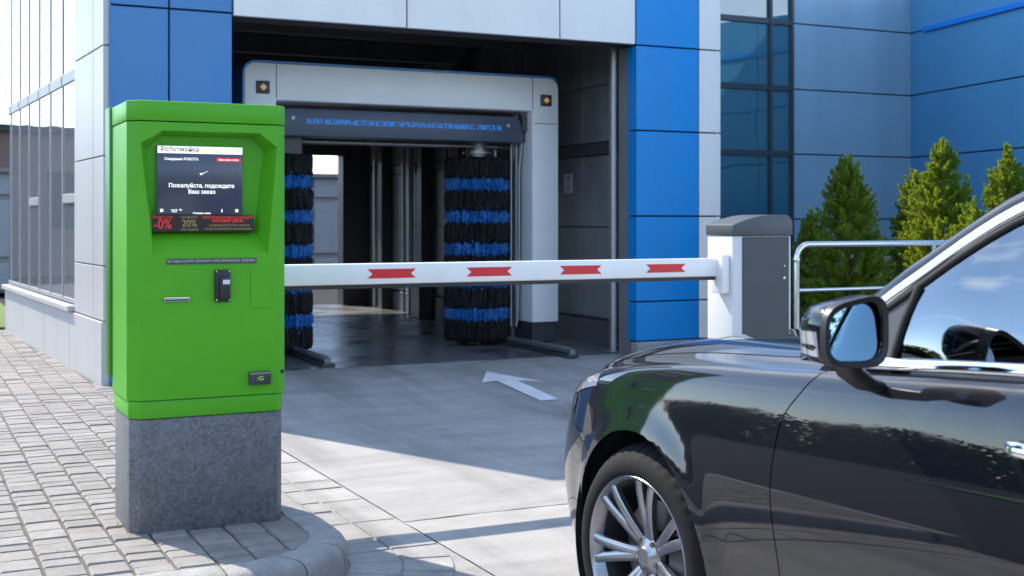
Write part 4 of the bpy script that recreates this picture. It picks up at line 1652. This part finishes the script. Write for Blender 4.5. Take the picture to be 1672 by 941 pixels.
RH = NR - 1                      # row of the hood shut line
RL = min(range(NR), key=lambda j: abs(TROW[j] - HEAD_T))
CH, CN = .33, .74
front = set(cells(GF, .90, 0, RH)) | set(cells(CN, .90, RH, NT - 1))
headl = set(cells(CH, .86, RL, RH - 2))
front -= headl
carpart('front_bodywork', sorted(front), (1, -1), M['paint'])
carpart('hood', cells(-.64, CN, RH, NT - 1), (1, -1), M['paint'])
for sd in (1, -1):
    carpart('headlight', sorted(headl), (sd,), M['lamp'], gap=.003)
    carpart('front_door', cells(GM, GF, 0, RH - 1), (sd,), M['paint'])
    carpart('rear_door', cells(GR, GM, 0, RH - 1), (sd,), M['paint'])
rear = set(cells(-4.02, GR, 0, RH)) | set(cells(-4.02, -3.45, RH, NT - 1))
tail = set(cells(-4.0, -3.72, RL, RH - 2))
carpart('rear_bodywork', sorted(rear - tail), (1, -1), M['paint'])
for sd in (1, -1): carpart('tail_light', sorted(tail), (sd,), M['taillamp'], gap=.003)
# fascias close the two ends
for end, nm in ((len(cl) - 1, 'front_fascia'), (0, 'rear_fascia')):
    bm = NB()
    s_ = 1 if end else -1
    L_ = [GRID[end][j] for j in range(NT)]
    ring = [(XC - w_, YA + y_ - .004 * s_, z_) for (w_, y_, z_) in L_] + [(XC + w_, YA + y_ - .004 * s_, z_) for (w_, y_, z_) in L_[-2::-1]]
    vs = [bm.verts.new(p) for p in ring]
    f = bm.faces.new(vs)
    r = bmesh.ops.inset_region(bm, faces=[f], thickness=.05, depth=.02)
    bmesh.ops.recalc_face_normals(bm, faces=bm.faces)
    ob(nm, bm, M['paint'], car)
bm = NB()
box(bm, XC - .38, XC + .38, YA + .885, YA + .925, .36, .60, .02, 2)
gr = ob('grille', bm, M['black'], car, smooth=40)
bm = NB()
for k in range(7):
    box(bm, XC - .36, XC + .36, YA + .922, YA + .932, .385 + k * .03, .395 + k * .03, .002, 1)
ob('grille_bar', bm, M['satin'], gr)
for (y0, y1, z) in ((.90, .94, .30), (-4.05, -4.02, .62)):
    bm = NB()
    box(bm, XC - .26, XC + .26, YA + y0, YA + y1, z, z + .11, .004, 1)
    ob('number_plate', bm, M['plate'], car)

# dark floor, bay fill and wheel liners keep daylight out of the shell
bm = NB()
box(bm, XC - .84, XC + .84, YA - 2.50, YA - .42, .17, .26)
box(bm, XC - .56, XC + .56, YA - 3.9, YA + .80, .18, .27)
box(bm, XC - .56, XC + .56, YA - .66, YA + .72, .271, .84)
box(bm, XC - .56, XC + .56, YA - 3.85, YA - 2.55, .271, .88)
for s_ in (1, -1):
    for c0 in (0, AXR):
        pr = [(AR + .018, -.0) for _ in range(1)]
        rings = []
        for (q, wv) in ((AR + .020, .905), (AR + .022, .58)):
            rings.append([bm.verts.new((XC - s_ * wv, YA + c0 + q * math.cos(a), WZ + q * math.sin(a))) for a in np.linspace(-.42, math.pi + .42, 41)])
        for k in range(40): bm.faces.new([rings[0][k], rings[0][k + 1], rings[1][k + 1], rings[1][k]])
        bm.faces.new(rings[1])
ob('underbody', bm, M['gap'], car)

# ---- glasshouse
rl_s = [-.62, -.70, -.80, -.908, -.97, -1.03, -1.15, -1.248, -1.42, -1.65, -1.95, -2.4, -2.8, -3.1, -3.35, -3.52]
rl_w = [.805, .80, .79, .776, .762, .742, .712, .686, .660, .648, .642, .642, .655, .68, .71, .735]
rl_z = [1.005, 1.045, 1.115, 1.190, 1.237, 1.279, 1.359, 1.418, 1.475, 1.505, 1.515, 1.495, 1.42, 1.31, 1.19, 1.10]
rw, rz_ = pch(rl_s, rl_w), pch(rl_s, rl_z)
tp_s = [-.80, -.945, -1.035, -1.13, -1.213, -1.30, -1.45, -1.65, -1.95, -2.4, -2.75, -2.98, -3.12]
tp_w = [.81, .797, .784, .768, .745, .722, .706, .700, .698, .700, .715, .755, .812]
tp_z = [1.068, 1.152, 1.209, 1.272, 1.326, 1.372, 1.415, 1.440, 1.452, 1.432, 1.355, 1.235, 1.125]
tw, tz = pch(tp_s, tp_w), pch(tp_s, tp_z)
bw = lambda s: fW(s) - .102
bz = lambda s: fZ(s) - .004


def pt(sd, s, w_, z_): return (XC - sd * w_, YA + s, z_)


# roof, windscreen and rear window share one crowned sheet
ss = [-.62 - .04 * k for k in range(73)]
vN = 17


def top_sheet(s, v):
    w_, z_ = rw(s), rz_(s)
    f = max(0, 1 - (-.62 - s) / 1.0) ** 1.0 * .14 - max(0, 1 - (s + 3.52) / .8) * .14
    cr_ = .045
    return (XC + w_ * v, YA + s + f * (1 - v * v), z_ - .004 + cr_ * (1 - v * v))


def sheet(name, sa, sb, m, v0=-.985, v1=.985):
    bm = NB()
    n = 26
    G = [[bm.verts.new(top_sheet(sa + (sb - sa) * i / n, v0 + (v1 - v0) * j / vN)) for j in range(vN + 1)] for i in range(n + 1)]
    for i in range(n):
        for j in range(vN):
            bm.faces.new([G[i][j], G[i][j + 1], G[i + 1][j + 1], G[i + 1][j]])
    bmesh.ops.recalc_face_normals(bm, faces=bm.faces)
    return ob(name, bm, m, car, smooth=60)


sheet('windscreen', -.62, -1.30, M['carglass'])
sheet('roof', -1.305, -2.78, M['paint'], -1, 1)
sheet('rear_window', -2.785, -3.50, M['carglass'])


def strip(bm, A, B):
    a = [bm.verts.new(p) for p in A]
    b = [bm.verts.new(p) for p in B]
    for k in range(len(A) - 1):
        bm.faces.new([a[k], a[k + 1], b[k + 1], b[k]])


def flat_tube(bm, pts, r1, r2, sd, n=14):
    """Bar of oval section: r1 across the side plane, r2 out of it."""
    rings = []
    P = [Vector(p) for p in pts]
    for i, p in enumerate(P):
        t = (P[min(i + 1, len(P) - 1)] - P[max(i - 1, 0)]).normalized()
        out = Vector((-sd, 0, .42)).normalized()
        out = (out - t * out.dot(t)).normalized()
        s_ = t.cross(out)
        rings.append([bm.verts.new(p + s_ * math.cos(q) * r1 + out * math.sin(q) * r2) for q in [2 * math.pi * k / n for k in range(n)]])
    for A, B in zip(rings[:-1], rings[1:]):
        for k in range(n):
            bm.faces.new([A[k], A[(k + 1) % n], B[(k + 1) % n], B[k]])
    bm.faces.new(rings[0][::-1]); bm.faces.new(rings[-1])


for sd in (1, -1):
    sl = np.linspace(-.64, -3.5, 60)
    bm = NB()
    flat_tube(bm, [pt(sd, s, rw(s) - .008, rz_(s) - .014) for s in sl], .026, .017, sd)
    bmesh.ops.recalc_face_normals(bm, faces=bm.faces)
    ob('roof_pillar', bm, M['paint'], car, smooth=60)
    sl = np.linspace(-.80, -3.12, 56)
    mid = [pt(sd, s, tw(s) * .60 + rw(s) * .40 + .004, tz(s) * .60 + rz_(s) * .40) for s in sl]
    bm = NB()
    flat_tube(bm, mid, .0165, .009, sd)
    bmesh.ops.recalc_face_normals(bm, faces=bm.faces)
    ob('window_surround', bm, M['satin'], car, smooth=60)
    bm = NB()
    flat_tube(bm, [pt(sd, s, tw(s), tz(s)) for s in sl], .009, .006, sd, 8)
    bmesh.ops.recalc_face_normals(bm, faces=bm.faces)
    ob('window_seal', bm, M['gap'], car, smooth=60)
    bm = NB()
    sl2 = np.linspace(-.66, -3.5, 60)
    strip(bm, [pt(sd, s, rw(s) - .02, rz_(s) - .02) for s in sl2],
          [pt(sd, s, (tw(s) if s < -.8 else rw(s)) - .012, (tz(s) if s < -.8 else rz_(s) - .03) - .005) for s in sl2])
    ob('pillar_lining', bm, M['gap'], car)
    # belt trim
    sl = np.linspace(-.90, -3.16, 50)
    bm = NB()
    flat_tube(bm, [pt(sd, s, bw(s) + .014, bz(s) - .001) for s in sl], .0155, .008, sd, 12)
    bmesh.ops.recalc_face_normals(bm, faces=bm.faces)
    ob('belt_trim', bm, M['chrome'], car, smooth=60)
    # side glass, front and rear
    barA, barB = (-.994, bz(-.994) + .012), (-1.040, tz(-1.040))
    for (s0, s1, nm) in ((None, GM + .03, 'front_side_window'), (GM - .03, -3.06, 'rear_side_window')):
        bm = NB()
        n = 24
        A, B = [], []
        for k in range(n + 1):
            q = k / n
            sb = (barA[0] if s0 is None else s0) * (1 - q) + s1 * q
            st = (barB[0] if s0 is None else s0) * (1 - q) + s1 * q
            A.append((sb, bw(sb) - .006, bz(sb) - .02)); B.append((st, tw(st) - .004, tz(st)))
        rows = []
        for r_ in range(9):
            u = r_ / 8
            row = []
            for a, b in zip(A, B):
                bul = .014 * 4 * u * (1 - u)
                row.append(bm.verts.new(pt(sd, a[0] * (1 - u) + b[0] * u, a[1] * (1 - u) + b[1] * u + bul, a[2] * (1 - u) + b[2] * u)))
            rows.append(row)
        for r0, r1 in zip(rows[:-1], rows[1:]):
            for k in range(n): bm.faces.new([r0[k], r0[k + 1], r1[k + 1], r1[k]])
        bmesh.ops.recalc_face_normals(bm, faces=bm.faces)
        f0 = bm.faces[:][0]
        if f0.normal.x * sd > 0: bmesh.ops.reverse_faces(bm, faces=bm.faces)
        ob(nm, bm, M['carglass'], car, smooth=60)
    # sail panel ahead of the front glass, and its black post
    bm = NB()
    A = [pt(sd, s, bw(s) + .002, bz(s) + .0) for s in np.linspace(-.72, -.994, 8)]
    B = [pt(sd, s, tw(s) - .002 if s < -.8 else rw(s), tz(s) if s < -.8 else rz_(s) - .02) for s in np.linspace(-.72, -1.036, 8)]
    strip(bm, A, B)
    ob('sail_panel', bm, M['dark'], car, smooth=60)
    bm = NB()
    flat_tube(bm, [pt(sd, barA[0], bw(barA[0]) + .004, barA[1] - .02), pt(sd, -1.018, (bw(-1.0) + tw(-1.03)) / 2 + .008, 1.125), pt(sd, barB[0], tw(barB[0]) + .004, barB[1] - .004)], .011, .008, sd, 10)
    ob('window_post', bm, M['gap'], car, smooth=60)
    bm = NB()
    s = GM
    flat_tube(bm, [pt(sd, s, bw(s) + .004, bz(s) + .0), pt(sd, s, (bw(s) + tw(s)) / 2 + .016, (bz(s) + tz(s)) / 2), pt(sd, s, tw(s) + .002, tz(s))], .034, .008, sd, 10)
    ob('door_pillar', bm, M['black'], car, smooth=60)
    # handles
    for s in (-1.54, -2.38):
        wv = .908
        bm = NB()
        n = 12
        P, Rr = [], []
        for k in range(n + 1):
            u = k / n
            P.append(pt(sd, s + .115 - .23 * u, wv + .012 + .020 * math.sin(math.pi * u) ** .5, .908 - .0 * u))
        flat_tube(bm, P, .0155, .009, sd, 12)
        bmesh.ops.recalc_face_normals(bm, faces=bm.faces)
        ob('door_handle', bm, M['chrome'], car, smooth=60)

# cabin: dash, seats, wheel
bm = NB()
box(bm, XC - .76, XC + .76, YA - 1.12, YA - .72, .70, 1.0, .06, 3)
ob('dashboard', bm, M['cabin'], car, smooth=40)
for (px_, py_) in ((-.37, -1.75), (.37, -1.75), (-.37, -2.6), (.37, -2.6)):
    bm = NB()
    box(bm, XC + px_ - .25, XC + px_ + .25, YA + py_ - .25, YA + py_ + .25, .40, .58, .05, 3)
    box(bm, XC + px_ - .24, XC + px_ + .24, YA + py_ - .36, YA + py_ - .22, .50, 1.12, .05, 3)
    box(bm, XC + px_ - .13, XC + px_ + .13, YA + py_ - .38, YA + py_ - .28, 1.14, 1.32, .04, 3)
    ob('seat', bm, M['cabin'], car, smooth=40)
bm = NB()
ctr, rr2 = Vector((XC - .37, YA - 1.30, .93)), .185
tilt = Matrix.Rotation(R(-25), 3, 'X')
tube(bm, [ctr + tilt @ Vector((rr2 * math.cos(a), 0, rr2 * math.sin(a))) for a in np.linspace(0, 2 * math.pi, 37)[:-1]], .014, 10, closed=True)
tube(bm, [ctr + tilt @ Vector((-rr2, 0, 0)), ctr + tilt @ Vector((rr2, 0, 0))], .016, 8)
tube(bm, [ctr, ctr + Vector((0, .25, -.12))], .03, 10)
ob('steering_wheel', bm, M['black'], car, smooth=60)

# ---- wheels
def wheel(sd, s, steer):
    cx, cy, cz = XC - sd * .915, YA + s, WZ
    rot = Matrix.Translation((cx, cy, cz)) @ Matrix.Rotation(steer, 4, 'Z')
    k = -sd                                   # outward direction along x
    bm = NB()
    n = 180
    prof = [(.243, .012), (.250, .020), (.262, .024), (.285, .022), (.305, .012), (.322, -.006), (.331, -.018), (.337, -.030), (.3405, -.050), (.341, -.072), (.335, -.074), (.335, -.082), (.341, -.084), (.342, -.118), (.336, -.120), (.336, -.128), (.341, -.130), (.3395, -.17), (.330, -.195), (.30, -.222), (.25, -.225)]
    rings = []
    for (r_, a_) in prof:
        ring = []
        for q in range(n):
            an = 2 * math.pi * q / n
            rr_ = r_
            if .318 < r_ and (-.052 < a_ < -.0 or a_ < -.16) and q % 4 == 0: rr_ -= .007
            ring.append(bm.verts.new((k * (a_ - .012), rr_ * math.cos(an), rr_ * math.sin(an))))
        rings.append(ring)
    for A, B in zip(rings[:-1], rings[1:]):
        for q in range(n): bm.faces.new([A[q], A[(q + 1) % n], B[(q + 1) % n], B[q]])
    bmesh.ops.recalc_face_normals(bm, faces=bm.faces)
    bmesh.ops.transform(bm, matrix=rot, verts=bm.verts)
    W_ = ob('wheel', bm, M['rubber'], car, smooth=50)
    bm = NB()
    lathe(bm, [(.222, k * -.03), (.232, k * -.006), (.238, k * .004), (.246, k * .008), (.250, k * .004), (.251, k * -.004), (.246, k * -.012)], (0, 0, 0), 'x', 90)
    gcount = 7
    for g_ in range(gcount):
        for off_ in (-8, 8):
            a0 = R(-5 + 360 / 7 * g_ + off_ * .5)
            a1 = R(-5 + 360 / 7 * g_ + off_)
            rows = []
            for u in np.linspace(0, 1, 9):
                r_ = .045 + (.236 - .045) * u
                an = a0 + (a1 - a0) * u ** .8
                hw = .0175 - .003 * u + .006 * max(0, u - .8)
                dep = -.040 * (1 - u) ** 1.6 - .002
                c_ = Vector((0, r_ * math.cos(an), r_ * math.sin(an)))
                tn = Vector((0, -math.sin(an), math.cos(an)))
                rows.append([bm.verts.new(c_ + tn * o_ + Vector((k * (dep + d_), 0, 0))) for (o_, d_) in ((-hw, -.022), (-hw, -.004), (-hw * .55, .002), (hw * .55, .002), (hw, -.004), (hw, -.022))])
            for A, B in zip(rows[:-1], rows[1:]):
                for q in range(6): bm.faces.new([A[q], A[(q + 1) % 6], B[(q + 1) % 6], B[q]])
    lathe(bm, [(.0001, k * -.022), (.028, k * -.022), (.034, k * -.028), (.062, k * -.040), (.068, k * -.06)], (0, 0, 0), 'x', 40)
    bmesh.ops.recalc_face_normals(bm, faces=bm.faces)
    bmesh.ops.transform(bm, matrix=rot, verts=bm.verts)
    rim = ob('rim', bm, M['rim'], W_, smooth=45)
    bm = NB()
    lathe(bm, [(.245, k * -.008), (.226, k * -.03), (.218, k * -.10), (.222, k * -.20)], (0, 0, 0), 'x', 60)
    lathe(bm, [(.222, k * -.16), (.0001, k * -.16)], (0, 0, 0), 'x', 60)
    bmesh.ops.transform(bm, matrix=rot, verts=bm.verts)
    ob('rim_barrel', bm, M['rimdark'], W_, smooth=45)
    bm = NB()
    lathe(bm, [(.07, k * -.085), (.165, k * -.085), (.165, k * -.11), (.07, k * -.11)], (0, 0, 0), 'x', 60)
    for q in range(5):
        a = R(54 + 72 * q)
        lathe(bm, [(.0001, k * -.030), (.008, k * -.031), (.009, k * -.05)], (0, .052 * math.cos(a), .052 * math.sin(a)), 'x', 8)
    bmesh.ops.transform(bm, matrix=rot, verts=bm.verts)
    ob('brake_disc', bm, M['disc'], W_, smooth=45)
    bm = NB()
    box(bm, -.06 if k > 0 else .05, -.05 if k > 0 else .06, -.17, -.09, -.07, .09, .004, 1)
    box(bm, min(k * -.075, k * -.12), max(k * -.075, k * -.12), -.185, -.10, -.08, .10, .015, 2)
    bmesh.ops.transform(bm, matrix=rot, verts=bm.verts)
    ob('caliper', bm, M['dark'], W_, smooth=40)


for sd in (1, -1):
    wheel(sd, 0, R(4))
    wheel(sd, AXR, 0)

# ---- door mirrors
def door_mirror(sd):
    ys = [2.158, 2.168, 2.19, 2.215, 2.245, 2.268, 2.285, 2.294]
    sc_ = [1.0, 1.02, 1.03, 1.0, .93, .80, .55, .22]
    bm = NB()
    n = 40
    rings = []
    cx0, cz0 = 1.888, 1.121

    def oval(q, a_, b_, cx_, cz_, e=.55):
        c_, s_ = math.cos(q), math.sin(q)
        x_ = cx_ + a_ * math.copysign(abs(c_) ** e, c_)
        z_ = cz_ + b_ * math.copysign(abs(s_) ** e, s_)
        # outer end droops: lower and narrower than the door end
        f = (cx_ + a_ - x_) / (2 * a_)
        z_ = cz_ + (z_ - cz_) * (1 - .22 * f) - .012 * f
        return x_, z_
    W = lambda x, y, z: ((x if sd == 1 else 2 * XC - x), y, z)
    for y_, k in zip(ys, sc_):
        ring = []
        for j in range(n):
            q = 2 * math.pi * j / n
            x_, z_ = oval(q, .080 * k, .083 * k, cx0 + .035 * (1 - k), cz0 - .01 * (1 - k))
            yy_ = y_ + (x_ - cx0) * -.10
            ring.append(bm.verts.new(W(x_, yy_, z_)))
        rings.append(ring)
    for A, B in zip(rings[:-1], rings[1:]):
        for j in range(n): bm.faces.new([A[j], A[(j + 1) % n], B[(j + 1) % n], B[j]])
    bm.faces.new(rings[-1])
    # rim of the opening turned in
    inn = []
    for j in range(n):
        q = 2 * math.pi * j / n
        x_, z_ = oval(q, .069, .070, cx0 + .002, cz0)
        inn.append(bm.verts.new(W(x_, 2.163 + (x_ - cx0) * -.10, z_)))
    for j in range(n): bm.faces.new([rings[0][(j + 1) % n], rings[0][j], inn[j], inn[(j + 1) % n]])
    bmesh.ops.recalc_face_normals(bm, faces=bm.faces)
    mr_ = ob('door_mirror', bm, M['paint'], car, smooth=50)
    bm = NB()
    vs = []
    for j in range(n):
        q = 2 * math.pi * j / n
        x_, z_ = oval(q, .0692, .0702, cx0 + .002, cz0)
        vs.append(bm.verts.new(W(x_, 2.184 + (x_ - cx0) * -.26 + (z_ - cz0) * .12, z_)))
    bm.faces.new(vs)
    bmesh.ops.recalc_face_normals(bm, faces=bm.faces)
    for f in bm.faces:
        if f.normal.y > 0: f.normal_flip()
    ob('mirror_glass', bm, M['mirror'], mr_)
    bm = NB()
    rings = []
    for j, k in ((0, 1.004), (1, 1.014), (2, 1.004)):
        pass
    for (y_, k) in ((2.150, 1.0), (2.150, 1.02), (2.174, 1.03), (2.174, 1.0)):
        ring = []
        for j in range(n):
            q = 2 * math.pi * j / n
            x_, z_ = oval(q, .080 * k, .083 * k, cx0, cz0)
            ring.append(bm.verts.new(W(x_, y_ + (x_ - cx0) * -.10, z_)))
        rings.append(ring)
    rings.append(rings[0])
    ins = []
    for j in range(n):
        q = 2 * math.pi * j / n
        x_, z_ = oval(q, .069, .070, cx0 + .002, cz0)
        ins.append(bm.verts.new(W(x_, 2.155 + (x_ - cx0) * -.10, z_)))
    for A, B in zip(rings[:-1], rings[1:]):
        for j in range(n): bm.faces.new([A[j], A[(j + 1) % n], B[(j + 1) % n], B[j]])
    for j in range(n): bm.faces.new([rings[0][j], rings[0][(j + 1) % n], ins[(j + 1) % n], ins[j]])
    bmesh.ops.recalc_face_normals(bm, faces=bm.faces)
    ob('mirror_bezel', bm, M['black'], mr_, smooth=40)
    # pale indicator strip round the outer end
    bm = NB()
    A, B = [], []
    for (y_, k, dx) in ((2.175, 1.038, 0), (2.19, 1.04, 0), (2.215, 1.01, 0), (2.245, .94, 0), (2.268, .81, 0)):
        cx_ = cx0 + .035 * (1 - k)
        for (lst, q) in ((A, math.pi * .99), (B, math.pi * 1.16)):
            x_, z_ = oval(q, .080 * k, .083 * k, cx_, cz0 - .01 * (1 - k))
            lst.append(W(x_ - .0015, y_ + (x_ - cx0) * -.10, z_))
    strip(bm, A, B)
    ob('indicator_strip', bm, M['lamp'], mr_, smooth=60)
    bm = NB()
    rings = []
    for (x_, y_, z_, a_, b_) in ((1.915, 2.225, 1.052, .042, .035), (1.945, 2.24, 1.020, .038, .030), (2.01, 2.262, .985, .036, .024), (2.075, 2.275, .972, .036, .024)):
        rings.append([bm.verts.new(W(x_ + a_ * .5 * math.cos(q), y_ + a_ * math.sin(q), z_ + b_ * math.cos(q) * .5)) for q in np.linspace(0, 2 * math.pi, 21)[:-1]])
    for A, B in zip(rings[:-1], rings[1:]):
        for j in range(20): bm.faces.new([A[j], A[(j + 1) % 20], B[(j + 1) % 20], B[j]])
    bmesh.ops.recalc_face_normals(bm, faces=bm.faces)
    ob('mirror_arm', bm, M['black'], mr_, smooth=60)


door_mirror(1)
door_mirror(-1)
